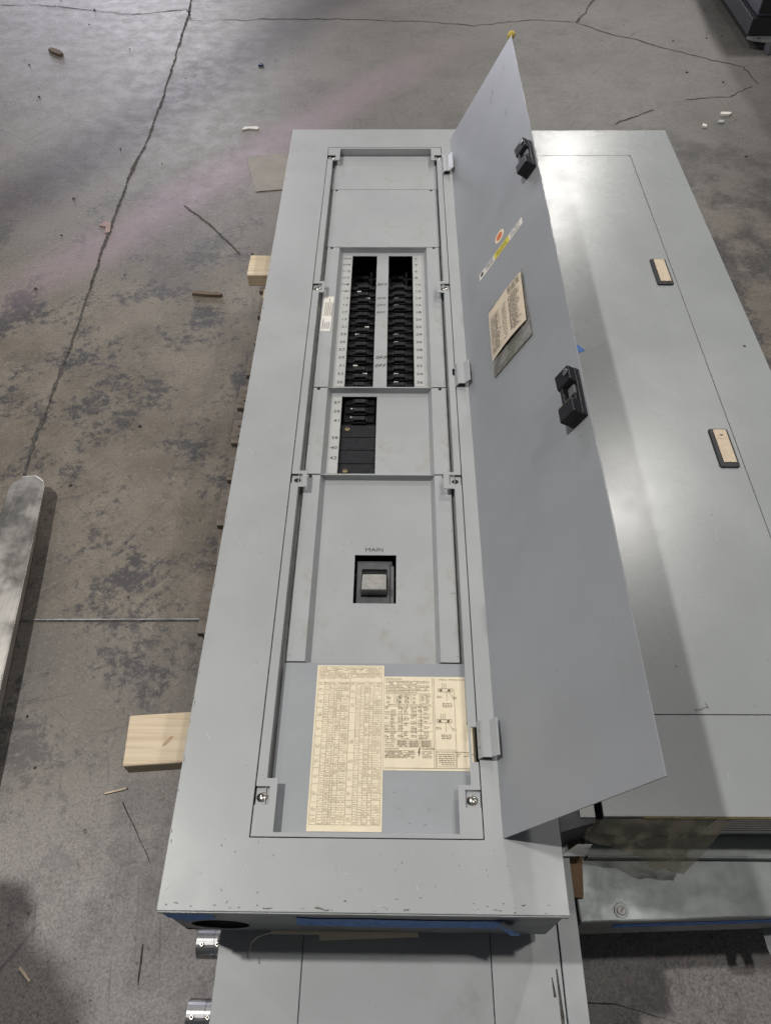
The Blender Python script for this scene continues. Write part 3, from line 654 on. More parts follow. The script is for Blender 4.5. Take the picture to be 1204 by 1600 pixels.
# ---- door, hinged along the right of the opening
HA = R(62.5); HX = 0.4575; DW, DY0, DY1 = 0.307, 0.092, 1.992
DM = Matrix(((math.cos(HA), 0, -math.sin(HA), HX), (0, 1, 0, 0), (math.sin(HA), 0, math.cos(HA), 0.001), (0, 0, 0, 1)))   # (s, y, out of the inner face)
db = B(DM); db.box(0, DW, DY0, DY1, -0.0020, 0.0); db.box(DW-0.022, DW-0.020, DY0+0.02, DY1-0.02, -0.011, -0.0021); db.box(0.008, DW-0.022, DY0+0.02, DY0+0.022, -0.011, -0.0021); db.box(0.008, DW-0.022, DY1-0.022, DY1-0.02, -0.011, -0.0021)
door = lab(obj('door', db, 'paint_door_shaded', P1, 0.0005), 'tall grey door standing open with two black latches')
def hinge(ya, yb):
    b = B(); pr = [(0.4325,0.0004),(0.4360,0.0085),(0.4385,0.0100),(0.4490,0.0100),(0.4510,0.0090),(0.4600,0.0215),(0.4575,0.0225),(0.4480,0.0125),(0.4375,0.0125),(0.4345,0.0105),(0.4300,0.0004)]
    b.prism(pr, ya, yb); o = obj('hinge', b, 'paint', P1, 0.0006)
    k = B()
    for q in (0.28, 0.72): k.lathe((0.4335, ya+(yb-ya)*q, 0.006), [(0.0016, -0.001), (0.0016, 0.0012)], 8)
    obj('rivet', k, 'ink', o)
    k = B(); k.box(0.4370, 0.4500, ya+0.0015, ya+0.002, 0.0006, 0.0095); obj('hinge_mouth', k, 'void', o); return o
for ya, yb in ((1.803, 1.884), (0.973, 1.034), (0.200, 0.256)): hinge(ya, yb)
# latches on the inner face
def latch(yc, s0=0.2680):
    m = DM @ Matrix.Translation((s0, yc, 0))
    b = B(m); b.box(0, 0.035, -0.051, 0.051, 0.0002, 0.010)
    b.box(0.001, 0.034, -0.051, -0.022, 0.010, 0.027)
    b.prism([(0.018,0.010),(0.022,0.021),(0.051,0.023),(0.051,0.010)], 0.001, 0.034, 'x')
    b.box(0.005, 0.012, -0.022, 0.02, 0.010, 0.020); b.box(0.012, 0.030, -0.022, 0.0, 0.010, 0.0135)
    o = obj('latch', b, 'black2', door, 0.0014)
    k = B(m); k.box(0.017, 0.031, -0.004, 0.014, 0.0101, 0.0145); obj('latch_plate', k, 'brkgrey', o, 0.0008)
    k = B(m @ Matrix.Translation((0.027, 0.040, 0.0228))); k.lathe((0, 0, 0), [(0.0056, 0), (0.0056, 0.0008), (0.004, 0.0012)], 16); obj('latch_cap', k, 'steel', o, smooth=False)
    k = B(m); k.box(0.003, 0.0135, -0.0217, -0.0205, 0.0145, 0.0258); k.box(0.018, 0.032, -0.0217, -0.0205, 0.022, 0.0262); obj('latch_spring', k, 'brass', o)
    return o
latch(1.401); latch(0.682)
# stickers and directory pocket on the inner face
k = B(DM); k.box(0.0735, 0.2335, 1.239, 1.2605, 0.0, 0.0004); st = lab(obj('warning_strip', k, 'white', door), 'narrow white warning strip with a yellow middle')
k = B(DM); k.box(0.133, 0.187, 1.2395, 1.2600, 0.0005, 0.0008); obj('yellow_panel', k, 'yellow', st)
k = B(DM); k.lathe((0.084, 1.2505, 0.0005), [(0.0055, 0), (0.0055, 0.0004)], 14)
for q in range(3): micro(k, 0.100, 0.128, 1.2440+q*0.005, 0.0032, 0.0010, 0.95, rng)
for q in range(2): micro(k, 0.142, 0.178, 1.2455+q*0.006, 0.0030, 0.0012, 0.95, rng)
for q in range(2): micro(k, 0.193, 0.226, 1.2440+q*0.008, 0.0042, 0.0010, 0.9, rng)
obj('print', k, 'ink', st, recalc=False)
k = B(DM); k.lathe((0.1575, 1.2960, 0.0), [(0.0165, 0), (0.0165, 0.0003)], 28); st = lab(obj('round_sticker', k, 'cream', door), 'round sticker with an orange centre'); k = B(DM); k.lathe((0.1575, 1.2960, 0.0003), [(0.0105, 0), (0.0105, 0.0003)], 24); obj('sticker_centre', k, 'orange', st)
k = B(DM); k.box(0.0910, 0.2130, 0.914, 1.113, 0.0, 0.0008); pocket = obj('directory_pocket', k, 'pouch', door)
def bend(u, v): return 0.002+0.0045*math.sin(u*2.6)*(1-v*0.4)+0.003*(1-v)
nx, ny = 12, 14; k = B(DM); vs = []
for j in range(ny+1):
    for i in range(nx+1):
        u, v = i/nx, j/ny; vs.append((0.093+0.116*u, 0.955+0.150*v-0.006*(1-u)*(1 if j == ny else 0)*random.random(), bend(u, v)))
k.add(vs, [(j*(nx+1)+i, j*(nx+1)+i+1, (j+1)*(nx+1)+i+1, (j+1)*(nx+1)+i) for j in range(ny) for i in range(nx)])
card = lab(obj('directory_card', k, 'tanpaper', door, smooth=True), 'tan circuit directory card in a clear pocket')
k = B(DM)
for j in range(24):
    v = 0.08+0.70*j/23
    for u0, u1 in ((0.07, 0.36), (0.62, 0.93)):
        zz = bend((u0+u1)/2, v)+0.0012; micro(k, 0.093+0.116*u0, 0.093+0.116*(u0+(u1-u0)*rng.uniform(0.65, 1)), 0.955+0.150*v, 0.0030, zz, 0.95, rng)
    if j % 2 == 0: zz = bend(0.45, v)+0.0012; micro(k, 0.093+0.116*0.42, 0.093+0.116*0.55, 0.955+0.150*v, 0.0030, zz, 0.6, rng)
for q in range(3): micro(k, 0.093+0.116*0.62, 0.093+0.116*0.95, 0.955+0.150*(0.84+q*0.045), 0.0042, bend(0.8, 0.9)+0.0012, 1, rng)
obj('print', k, 'ink', card, recalc=False)['kind'] = 'stuff'
k = B(DM); k.box(0.0915, 0.2125, 0.912, 0.958, 0.0030, 0.0036); obj('pocket_front', k, 'pouch', door)
k = B(DM @ Matrix.Translation((DW-0.004, DY1+0.012, -0.004)))
k.lathe((0, 0, -0.008), [(0.008, 0), (0.012, 0.006), (0.011, 0.012), (0.005, 0.017)], 9); lab(obj('corner_tag', k, 'yfoam', door), 'crumpled yellow tag on the far corner of the door')
# blue tape and a torn paper strip stuck on the end of the box
def tape(name, pts, mat, parent):
    b = B(); b.add([(p[0], -0.0012+(p[2] if len(p) > 2 else 0), p[1]) for p in pts], [tuple(range(len(pts)))]); return obj(name, b, mat, parent, recalc=False)
tape('blue_tape', [(0.003,-0.012),(0.003,-0.050),(0.022,-0.082),(0.040,-0.072),(0.066,-0.062),(0.068,-0.030),(0.070,-0.010)], 'tape', back_box)
tape('blue_tape', [(0.178,-0.040),(0.173,-0.098),(0.185,-0.104),(0.240,-0.108),(0.330,-0.112),(0.40,-0.108),(0.452,-0.112),(0.456,-0.050),(0.35,-0.052),(0.27,-0.046),(0.20,-0.048)], 'tape', back_box)
tape('blue_tape', [(0.444,-0.050,-0.003),(0.482,-0.062,-0.014),(0.474,-0.118,-0.008)], 'tape', back_box)
b = B(); b.box(0.128, 0.345, -0.0045, 0.012, -DEP-0.0012, -DEP-0.0004); b.add([(0.20,-0.012,-DEP-0.001),(0.345,-0.006,-DEP-0.001),(0.345,0.0,-DEP-0.001),(0.20,0.0,-DEP-0.001)], [(0,1,2,3)]); obj('paper_strip', b, 'cream', back_box)
b = B(); pts = [(0.128,-0.003),(0.108,-0.008),(0.099,-0.016),(0.098,-0.026),(0.102,-0.036)]; vs = []
for i, p in enumerate(pts): z = -DEP+0.002-0.005*i; vs += [(p[0], p[1], z), (p[0], p[1], z-0.004)]
b.add(vs, [(2*i, 2*i+1, 2*i+3, 2*i+2) for i in range(len(pts)-1)]); obj('paper_curl', b, 'cream', back_box, recalc=False)

# handling marks on the paint: chips along the edges, short scratches and specks
def marks(parent, mat, spots, z, mtx=None, seed=5):
    rg_ = random.Random(seed); k = B(mtx)
    for (x, y, ln, wd, an) in spots:
        n_ = 5; pts = [(x+math.cos(an)*ln*(t/(n_-1)-0.5)+rg_.gauss(0, wd*0.35), y+math.sin(an)*ln*(t/(n_-1)-0.5)+rg_.gauss(0, wd*0.35)) for t in range(n_)]
        k.strip(pts, [wd*rg_.uniform(0.3, 1.3) for _ in pts], z)
    o = obj('wear_mark', k, mat, parent, recalc=False); o['kind'] = 'stuff'; return o
M['chipdark'] = plain('bare_chip', (0.13, 0.115, 0.10), 0.7); M['chippale'] = plain('pale_scratch', (0.52, 0.53, 0.53), 0.5)
rm = random.Random(21)
dark = [(rm.uniform(0.01, 0.53), abs(rm.gauss(0, 0.006))+0.0005, rm.uniform(0.001, 0.006), rm.uniform(0.0006, 0.0016), rm.uniform(-0.3, 0.3)) for _ in range(26)]
dark += [(0.0012+abs(rm.gauss(0, 0.002)), rm.uniform(0.0, 2.0), rm.uniform(0.002, 0.010), rm.uniform(0.0006, 0.0013), 1.57) for _ in range(30)]
dark += [(rm.uniform(0.01, 0.105), rm.uniform(0.05, 2.0), rm.uniform(0.001, 0.004), rm.uniform(0.0005, 0.0011), rm.uniform(0, 3)) for _ in range(26)]
dark += [(rm.uniform(0.02, 0.52), rm.uniform(0.005, 0.085), rm.uniform(0.001, 0.004), rm.uniform(0.0005, 0.0012), rm.uniform(0, 3)) for _ in range(22)]
dark += [(0.145, 0.003, 0.012, 0.0022, 0.05), (0.215, 0.003, 0.018, 0.0024, -0.1), (0.325, 0.004, 0.007, 0.002, 0.3)]
marks(cover, 'chipdark', dark, 0.0003)
pale = [(rm.uniform(0.005, 0.53), rm.uniform(0.0, 0.088), rm.uniform(0.004, 0.02), rm.uniform(0.0003, 0.0007), rm.uniform(0, 3)) for _ in range(12)] + [(rm.uniform(0.004, 0.106), rm.uniform(0.05, 2.04), rm.uniform(0.004, 0.025), rm.uniform(0.0003, 0.0007), rm.uniform(0, 3)) for _ in range(16)]
marks(cover, 'chippale', pale, 0.0004, seed=6)
marks(tr3, 'chipdark', [(rm.uniform(0.18, 0.37), rm.uniform(0.38, 0.74), rm.uniform(0.001, 0.003), rm.uniform(0.0005, 0.0010), rm.uniform(0, 3)) for _ in range(18)], ZT+0.0003)
marks(label_plate, 'chipdark', [(rm.uniform(0.30, 0.395), rm.uniform(0.105, 0.18), rm.uniform(0.001, 0.0025), rm.uniform(0.0005, 0.0010), rm.uniform(0, 3)) for _ in range(9)], ZR+0.0003)
marks(door, 'chipdark', [(rm.uniform(0.02, 0.30), rm.uniform(0.12, 1.97), rm.uniform(0.001, 0.004), rm.uniform(0.0005, 0.0011), rm.uniform(0, 3)) for _ in range(22)]+[(0.20, 1.86, 0.05, 0.0016, 1.3), (0.24, 1.70, 0.035, 0.0014, 1.5), (0.26, 1.90, 0.02, 0.0013, 1.4)], 0.0004, DM)

# ------------------------------------------------------------------ closed panel on the right
RZ = R(0.4)
RM = Matrix.Translation((0.619, 0.143, -0.075)) @ Matrix.Rotation(RZ, 4, 'Z')
P2 = tag(empty('electrical_panel', (0.619+0.27, 0.143+1.03, -0.075-0.16), RZ), 'closed grey electrical panel with two tan latches on its door', 'electrical panel')
k = B(RM); k.plate([(0, 0.536, 0, 2.055)], [(0.100, 0.3995, 0.157, 1.9035)], -0.0035, 0.0); cover2 = obj('cover', k, 'paint_right', P2, 0.0009)
k = B(RM)
def rrect(b, x0, x1, y0, y1, z0, z1, r=0.010, n=5):
    pts = []
    for cx_, cy_, a0 in ((x1-r, y0+r, -90), (x1-r, y1-r, 0), (x0+r, y1-r, 90), (x0+r, y0+r, 180)):
        for i in range(n+1): a = R(a0+90*i/n); pts.append((cx_+r*math.cos(a), cy_+r*math.sin(a)))
    m = len(pts); b.add([(p[0], p[1], z0) for p in pts]+[(p[0], p[1], z1) for p in pts], [tuple(reversed(range(m))), tuple(range(m, 2*m))]+[(i, (i+1) % m, m+(i+1) % m, m+i) for i in range(m)])
rrect(k, 0.1013, 0.3982, 0.1583, 1.9022, -0.004, -0.0001); door2 = obj('door', k, 'paint_right', P2, 0.0008)
k = B(RM); k.box(0.095, 0.405, 0.15, 1.91, -0.0062, -0.0048); obj('door_rebate', k, 'ink', P2)
k = B(RM); k.box(0.012, 0.522, 0.010, 2.043, -0.150, -0.0062); k.box(0.002, 0.530, -0.026, 0.010, -0.1585, -0.1505); k.prism([(-0.026,-0.1505),(-0.026,-0.1440),(-0.0225,-0.1440),(-0.0225,-0.1505)], 0.002, 0.530, 'x'); box2 = lab(obj('back_box', k, 'galv', P2, 0.001), 'galvanised steel box below the closed cover')
for (ya, yb, key) in ((1.272, 1.378, False), (0.676, 0.781, True)):
    k = B(RM); rrect(k, 0.3480, 0.3880, ya, yb, 0.0, 0.0042, 0.005, 4); la = obj('latch', k, 'black2', door2, 0.001)
    k = B(RM); k.box(0.3575, 0.3840, ya+0.012, yb-0.003, 0.0042, 0.0052); ins = obj('latch_insert', k, 'bronze', la, 0.0004)
    if key:
        k = B(RM); k.lathe((0.3705, yb-0.020, 0.0052), [(0.0105, 0), (0.0100, 0.0008), (0.0085, 0.0008)], 22); obj('lock_ring', k, 'bronze', la, smooth=False)
        k = B(RM); k.box(0.3675, 0.3740, yb-0.0215, yb-0.0185, 0.0052, 0.0063); obj('key_slot', k, 'ink', la)
    else:
        k = B(RM)
        for q in (0.362, 0.378): k.box(q, q+0.002, ya+0.0135, ya+0.0155, 0.0052, 0.0056)
        obj('latch_mark', k, 'ink', la)
k = B(RM); k.lathe((0.5, 1.045, 0), [(0.0035, 0), (0.0035, 0.0004)], 12); obj('screw_hole', k, 'ink', cover2)
k = B(RM); k.add([(0.100,1.070,0.0006),(0.131,1.031,0.0010),(0.112,1.021,0.0006),(0.098,1.018,0.0006)], [(3,2,1,0)]); lab(obj('tape_scrap', k, 'tape', P2), 'scrap of blue tape beside the open door')
k = B(RM); k.box(0.185, 0.522, 0.0085, 0.0095, -0.128, -0.030); pl = lab(obj('shipping_label', k, 'white', box2), 'scuffed pale label on the box end')
k = B(RM)
for q in range(6): k.box(0.200, 0.50-q*0.02, 0.0080, 0.0084, -0.045-q*0.013, -0.0435-q*0.013)
obj('print', k, 'inkb', pl)
k = B(RM); k.box(0.06, 0.40, -0.0008, 0.003, -0.0060, -0.0042); lab(obj('foam_strip', k, 'yfoam', P2), 'thin yellow strip under the edge of the cover')
k = B(RM); k.prism([(-0.064,-0.020),(-0.006,-0.004),(-0.006,0.20),(-0.064,0.20)], -0.118, -0.022, 'z'); ch = lab(obj('corner_channel', k, 'machine2', P2, 0.002), 'dark steel channel beside the box corner')
k = B(RM); k.box(-0.030, -0.007, 0.004, 0.060, -0.0218, -0.0200); obj('scuffed_pad', k, 'stripp', ch)
k = B(RM); k.prism([(-0.046,-0.030),(-0.008,-0.030),(0.006,-0.012),(-0.018,-0.012)], -0.122, -0.116, 'z'); obj('channel_foot', k, 'steel_dark', ch)

marks(cover2, 'chippale', [(0.441, 1.93, 0.04, 0.0022, 2.2), (0.452, 1.885, 0.02, 0.003, 0.2), (0.30, 0.52, 0.05, 0.0008, 1.4), (0.20, 0.06, 0.012, 0.0008, 1.5)]+[(rm.uniform(0.02, 0.52), rm.choice((rm.uniform(0.005, 0.15), rm.uniform(1.91, 2.05))), rm.uniform(0.004, 0.02), rm.uniform(0.0004, 0.0010), rm.uniform(0, 3)) for _ in range(14)], 0.0004, RM)
marks(door2, 'chipdark', [(0.185, 0.168, 0.020, 0.002, 0.2), (0.195, 0.172, 0.012, 0.0016, 2.0)]+[(rm.uniform(0.11, 0.39), rm.uniform(0.17, 1.88), rm.uniform(0.001, 0.004), rm.uniform(0.0005, 0.0012), rm.uniform(0, 3)) for _ in range(20)], 0.0004, RM)
marks(door2, 'chippale', [(0.20+rm.gauss(0, 0.015), 0.50+rm.gauss(0, 0.04), rm.uniform(0.006, 0.02), 0.0007, rm.uniform(0, 3)) for _ in range(9)], 0.0005, RM)

# plastic bag hanging out from under the closed cover
k = B(); nx, ny = 22, 16; vs = []
A_, B_, C_, D_ = Vector((0.606,0.141,-0.084)), Vector((0.815,0.146,-0.086)), Vector((0.764,0.086,-0.198)), Vector((0.598,0.128,-0.132))
for j in range(ny+1):
    for i in range(nx+1):
        u, v = i/nx, j/ny; p = A_.lerp(B_, u).lerp(D_.lerp(C_, u**0.8), v)
        p.y += 0.0035*math.sin(u*11+v*4)*v + 0.0020*math.sin(u*23-v*9)*v; p.z += 0.004*math.sin(u*5+1)*v + 0.003*math.sin(u*17+v*13)*v
        vs.append(tuple(p))
k.add(vs, [(j*(nx+1)+i, j*(nx+1)+i+1, (j+1)*(nx+1)+i+1, (j+1)*(nx+1)+i) for j in range(ny) for i in range(nx)])
tag(obj('plastic_bag', k, 'film', smooth=True), 'clear plastic bag hanging from under the closed panel', 'plastic bag')

# ------------------------------------------------------------------ grey enclosure below the closed panel
EM = Matrix.Translation((0.600, 0.0255, -0.236)) @ Matrix.Rotation(R(2.3), 4, 'Z')
P4 = tag(empty('metal_enclosure', (0.9, 0.9, -0.36), R(2.3)), 'flat galvanised enclosure lying under the closed panel, with a keyhole tab', 'enclosure')
k = B(EM); k.box(0, 0.62, 0, 1.95, -0.1235, 0.0); enc = obj('enclosure_body', k, 'galv', P4, 0.003, seg=3)
k = B(EM); k.box(0.06, 0.55, -0.0008, -0.0002, -0.055, -0.022); lab(obj('blue_tape', k, 'tape', P4), 'strip of blue tape on the front edge')
bx_, by_ = 0.667-0.600, 0.043-0.0255-0.002
k = B(EM); k.lathe((bx_, by_, 0.0), [(0.0112, 0), (0.0112, 0.0015), (0.0106, 0.0019)], 22); bolt = obj('bolt', k, 'galv', P4); 
k = B(EM); k.lathe((bx_, by_, 0.0018), [(0.0070, 0), (0.0070, 0.003), (0.0060, 0.0038)], 16); obj('bolt_head', k, 'handle', bolt)
k = B(EM @ Matrix.Translation((bx_, by_, 0.0056)) @ Matrix.Rotation(0.9, 4, 'Z')); k.box(-0.0045, 0.0045, -0.0006, 0.0006, 0, 0.0004); obj('bolt_slot', k, 'ink', bolt)
def tab(x0, x1, mat, lb):
    """mounting foot with a keyhole, reaching out from under the enclosure"""
    k = B(EM @ Matrix.Translation((0, 0, -0.1270))); n = 20; outer = []; ya, yb, r = -0.042, 0.05, 0.007; cx_, cy_ = (x0+x1)/2, -0.022
    hole = []
    for i in range(n):
        a = 2*math.pi*i/n - math.pi/2; c, s = math.cos(a), math.sin(a)
        rr = 0.0075 if s < 0.55 else 0.012; ww = 1.0 if s < 0.55 else 0.45
        hole.append((cx_+rr*c*ww, cy_+rr*s*(1 if s < 0.55 else 1.15)))
        lx = (x1-x0)/2; ly = (cy_-ya) if s < 0 else (yb-cy_)
        t = min(lx/abs(c) if abs(c) > 1e-6 else 9, ly/abs(s) if abs(s) > 1e-6 else 9); p = [cx_+c*t, cy_+s*t]
        if s < 0 and abs(p[0]-cx_) > lx-r and p[1] < ya+r: p = [cx_+math.copysign(lx-r*0.35, c), ya+r*0.35]
        outer.append(tuple(p))
    vs = [(*p, z) for z in (0.003, 0.0) for p in hole+outer]; m = 2*n
    fs = [(i, (i+1) % n, n+(i+1) % n, n+i) for i in range(n)] + [(m+i, m+n+i, m+n+(i+1) % n, m+(i+1) % n) for i in range(n)]
    fs += [(n+i, n+(i+1) % n, m+n+(i+1) % n, m+n+i) for i in range(n)] + [(i, m+i, m+(i+1) % n, (i+1) % n) for i in range(n)]
    k.add(vs, fs); return lab(obj('mounting_tab', k, mat, P4), lb)
tab(0.3340, 0.3800, 'galv', 'grey mounting tab with a keyhole at the right edge')

# ------------------------------------------------------------------ lower panel under the timber, showing in front
P3 = tag(empty('electrical_panel', (0.316, 0.62, -0.36)), 'worn grey closed panel lying lowest, below the open one, with pipe couplings', 'electrical panel')
k = B(); k.plate([(0.046, 0.172, -0.215, 1.46), (0.4545, 0.556, -0.215, 1.46), (0.172, 0.4545, 1.30, 1.46)], [], -0.2065, -0.204); obj('cover', k, 'paint_low', P3, 0.0006)
k = B(); k.box(0.1733, 0.4532, -0.20, 1.2987, -0.2065, -0.2042); obj('door', k, 'paint_low', P3, 0.0006)
k = B(); k.box(0.5578, 0.5880, -0.215, 1.46, -0.2045, -0.2005); lab(obj('side_flange', k, 'paint_low', P3, 0.0006), 'scratched flange along the right side')
k = B(); k.box(0.048, 0.586, -0.212, 1.455, -0.36, -0.2085); obj('back_box', k, 'steel_dark', P3)
k = B(); k.strip([(0.549,-0.04),(0.5505,-0.10),(0.5475,-0.16)], [0.002,0.005,0.001], -0.2032); k.strip([(0.541,-0.05),(0.543,-0.075)], [0.001,0.004], -0.2032); lab(obj('scrape_mark', k, 'crack', P3, recalc=False), 'dark rusty scrape by the flange')
for yc in (-0.006, -0.100):
    k = B(); k.lathe((0.002, yc, -0.262), [(0.0195, 0), (0.0215, 0.001), (0.0215, 0.0275), (0.0208, 0.028), (0.0208, 0.029), (0.0215, 0.0295), (0.0215, 0.046)], 32, 'x'); cp = lab(obj('pipe_coupling', k, 'steel', P3, smooth=False), 'short bright steel pipe coupling')
    for dx in (0.010, 0.034):
        k = B(Matrix.Translation((0.002+dx, yc-0.004, -0.262+0.0213))); k.lathe((0, 0, 0), [(0.0034, 0), (0.0034, 0.002), (0.0026, 0.0026)], 12); sc_ = obj('set_screw', k, 'screw', cp)
        k = B(Matrix.Translation((0.002+dx, yc-0.004, -0.262+0.0239))); k.lathe((0, 0, 0), [(0.0018, 0), (0.0018, 0.0003)], 8); obj('set_screw_slot', k, 'ink', cp)

# cardboard wedged between the stacks
k = B(Matrix.Translation((0.603, 0.105, -0.233)) @ Matrix.Rotation(R(-6), 4, 'Z')); k.box(-0.03, 0.0105, -0.045, 0.10, 0, 0.004); tag(obj('cardboard_piece', k, 'cardb', bevel=0.0008), 'brown cardboard strip wedged between the two panel stacks', 'cardboard')

# ------------------------------------------------------------------ timber spacers, pallet
def timber(x0, x1, yc, w_, z1, th, rz, lb, mat='pine'):
    m = Matrix.Translation((x0, yc, 0)) @ Matrix.Rotation(rz, 4, 'Z'); k = B(m); k.box(0, x1-x0, -w_/2, w_/2, z1-th, z1); o = obj('timber_spacer', k, mat, bevel=0.003); return tag(o, lb, 'lumber', 'pine boards under the open panel')
kt = timber(-0.150, 0.60, 0.2835, 0.089, -DEP-0.002, 0.037, R(4.5), 'pale pine board end with a brown knot sticking out near the front')
k = B(Matrix.Translation((-0.078, 0.283, -DEP-0.002)) @ Matrix.Rotation(R(52), 4, 'Z') @ Matrix.Scale(3.6, 4, (1, 0, 0))); k.lathe((0, 0, -0.001), [(0.0032, 0), (0.0032, 0.00112), (0.0015, 0.0012)], 18); lab(obj('knot', k, 'knot', kt), 'brown elongated knot')
timber(-0.105, 0.60, 1.632, 0.092, -DEP-0.002, 0.037, 0.0, 'pale pine block end sticking out near the far end of the panel')
timber(-0.064, 0.50, 1.566, 0.040, -0.212, 0.038, 0.0, 'small pine offcut just below the far block')
P5 = tag(empty('wooden_pallet', (0.42, 1.2, -0.5)), 'grey weathered wooden pallet under the panels, board ends at left', 'pallet')
yb = 0.590; i = 0
while yb < 1.78:
    wd = 0.125 if i == 0 else random.uniform(0.075, 0.095); xe = -0.118+random.uniform(-0.006, 0.012)
    k = B(Matrix.Translation((xe, yb, 0)) @ Matrix.Rotation(random.gauss(0, 0.006), 4, 'Z')); k.box(0, 1.02, 0, wd, -0.379, -0.3615); o = obj('deck_board', k, 'pinegrey', P5, 0.002)
    k = B()
    for q in (0.3, 0.72): k.lathe((xe+0.020+random.uniform(-0.004, 0.004), yb+wd*q, -0.3615), [(0.004, 0), (0.004, 0.0004)], 8)
    obj('nail', k, 'crack', o)
    yb += wd+random.uniform(0.03, 0.055); i += 1
for x in (-0.113, 0.37, 0.86):
    k = B(); k.box(x, x+0.038, 0.592, 1.79, -0.482, -0.3795); obj('stringer', k, 'pinegrey', P5, 0.002)
for y in (0.60, 0.86, 1.14, 1.42, 1.69):
    k = B(); k.box(-0.112, 0.90, y, y+0.09, -0.499, -0.4825); obj('bottom_board', k, 'pinegrey', P5, 0.002)

# ------------------------------------------------------------------ fork at the left edge
a = Vector((-0.672, 1.098)); d = Vector((0.112, -0.994)).normalized(); nrm = Vector((-d.y, d.x))   # runs back towards the viewer's left
FMX = Matrix(((nrm.x, -d.x, 0, -0.668), (nrm.y, -d.y, 0, 1.098), (0, 0, 1, -0.44), (0, 0, 0, 1)))
k = B(FMX); prof = [(-0.0175,0.0),(0.0185,0.0),(0.0420,-0.022),(0.0480,-0.040),(0.0520,-0.30),(0.0520,-0.95),(-0.0520,-0.95),(-0.0520,-0.30),(-0.0480,-0.040),(-0.0420,-0.024)]
n = len(prof); vs = [(p[0], p[1], 0.0 if p[1] < -0.3 else -0.006*(1+p[1]/0.3)) for p in prof]+[(p[0], p[1], -0.012 if p[1] > -0.05 else -0.018 if p[1] > -0.5 else -0.035) for p in prof]
k.add(vs, [tuple(range(n)), tuple(reversed(range(n, 2*n)))]+[(i, n+i, n+(i+1) % n, (i+1) % n) for i in range(n)])
tag(obj('forklift_fork', k, 'fork', bevel=0.003), 'worn shiny steel fork tip lying low at the left edge', 'fork')

# ------------------------------------------------------------------ machine in the far right corner
P6 = tag(empty('floor_machine', (2.5, 4.4, -0.5)), 'dark machine cabinet on a black plinth in the far right corner', 'machine')
k = B(); k.box(2.012, 3.1, 3.885, 5.4, -0.365, 0.7); obj('cabinet_body', k, 'machine', P6, 0.004)
k = B(); k.box(2.016, 3.1, 3.8815, 3.8845, -0.35, 0.7); obj('front_panel', k, 'machine2', P6)
k = B(); k.box(1.987, 3.1, 3.860, 5.4, -0.440, -0.3655); pl_ = obj('plinth', k, 'machine2', P6, 0.002)
k = B(); k.prism([(1.985,3.858),(2.01,3.830),(2.06,3.816),(2.14,3.812),(2.14,3.8595),(1.985,3.8595)], -0.452, -0.4405, 'z'); foot = obj('foot_plate', k, 'galv', P6, 0.002)
k = B(); k.lathe((2.035, 3.835, -0.4404), [(0.008, 0), (0.008, 0.0006)], 12); obj('foot_bolt_hole', k, 'ink', foot)
k = B(); k.box(2.085, 2.135, 3.795, 3.8575, -0.4995, -0.4525); obj('foot', k, 'steel_dark', P6, 0.003)

# ------------------------------------------------------------------ litter on the floor
def shard(name, pts, th, mat, lb, cat, group='litter on the floor', z=-0.5):
    k = B(); n = len(pts); k.add([(p[0], p[1], z+0.0012) for p in pts]+[(p[0]*0.985+sum(q[0] for q in pts)/n*0.015, p[1]*0.985+sum(q[1] for q in pts)/n*0.015, z+0.0012+th) for p in pts],
          [tuple(reversed(range(n))), tuple(range(n, 2*n))]+[(i, (i+1) % n, n+(i+1) % n, n+i) for i in range(n)])
    return tag(obj(name, k, mat), lb, cat, group)
shard('wood_splinter', [(-0.384,1.935),(-0.376,1.950),(-0.33,1.944),(-0.29,1.939),(-0.280,1.932),(-0.285,1.924),(-0.335,1.928)], 0.010, 'splint', 'thick brown wood splinter on the floor left of the open panel', 'splinter')
shard('wood_splinter', [(-1.415,3.852),(-1.405,3.876),(-1.35,3.835),(-1.328,3.806),(-1.34,3.79),(-1.38,3.82)], 0.012, 'splint', 'brown wood splinter in the far left, beside a drag mark', 'splinter')
shard('wood_splinter', [(-0.290,0.288),(-0.288,0.291),(-0.245,0.303),(-0.246,0.299)], 0.003, 'pine', 'thin yellow splinter below the front pine board', 'splinter')
shard('wood_splinter', [(-0.372,-0.022),(-0.370,-0.018),(-0.345,-0.040),(-0.347,-0.043)], 0.003, 'pine', 'thin pale splinter in the shadow at lower left', 'splinter')
shard('paper_scrap', [(-0.360,3.062),(-0.352,3.088),(-0.30,3.092),(-0.288,3.080),(-0.293,3.068),(-0.33,3.074)], 0.004, 'white', 'torn white paper scrap on the floor left of the open panel', 'paper scrap')
k = B(); nx = 8; vs = []
c4 = [Vector((-0.245,2.578)), Vector((-0.105,2.600)), Vector((-0.145,2.868)), Vector((-0.312,2.842))]
for j in range(nx+1):
    for i in range(nx+1):
        u, v = i/nx, j/nx; p = c4[0].lerp(c4[1], u).lerp(c4[3].lerp(c4[2], u), v); vs.append((p.x, p.y, -0.497+0.010*max(0, u+v-1.5)+random.gauss(0, 0.0004)))
k.add(vs, [(j*(nx+1)+i, j*(nx+1)+i+1, (j+1)*(nx+1)+i+1, (j+1)*(nx+1)+i) for j in range(nx) for i in range(nx)])
M['tansheet'] = plain('thin_dusty_sheet', (0.25, 0.225, 0.195), 0.6, 0, 0.12, 12)
tag(obj('loose_sheet', k, 'tansheet', smooth=True), 'square tan sheet of paper lying beside the far left corner', 'paper sheet')
shard('paint_chip', [(1.705,3.190),(1.712,3.206),(1.748,3.206),(1.758,3.196),(1.745,3.184),(1.715,3.182)], 0.010, 'white', 'largest pale chip on the floor at upper right', 'chip')
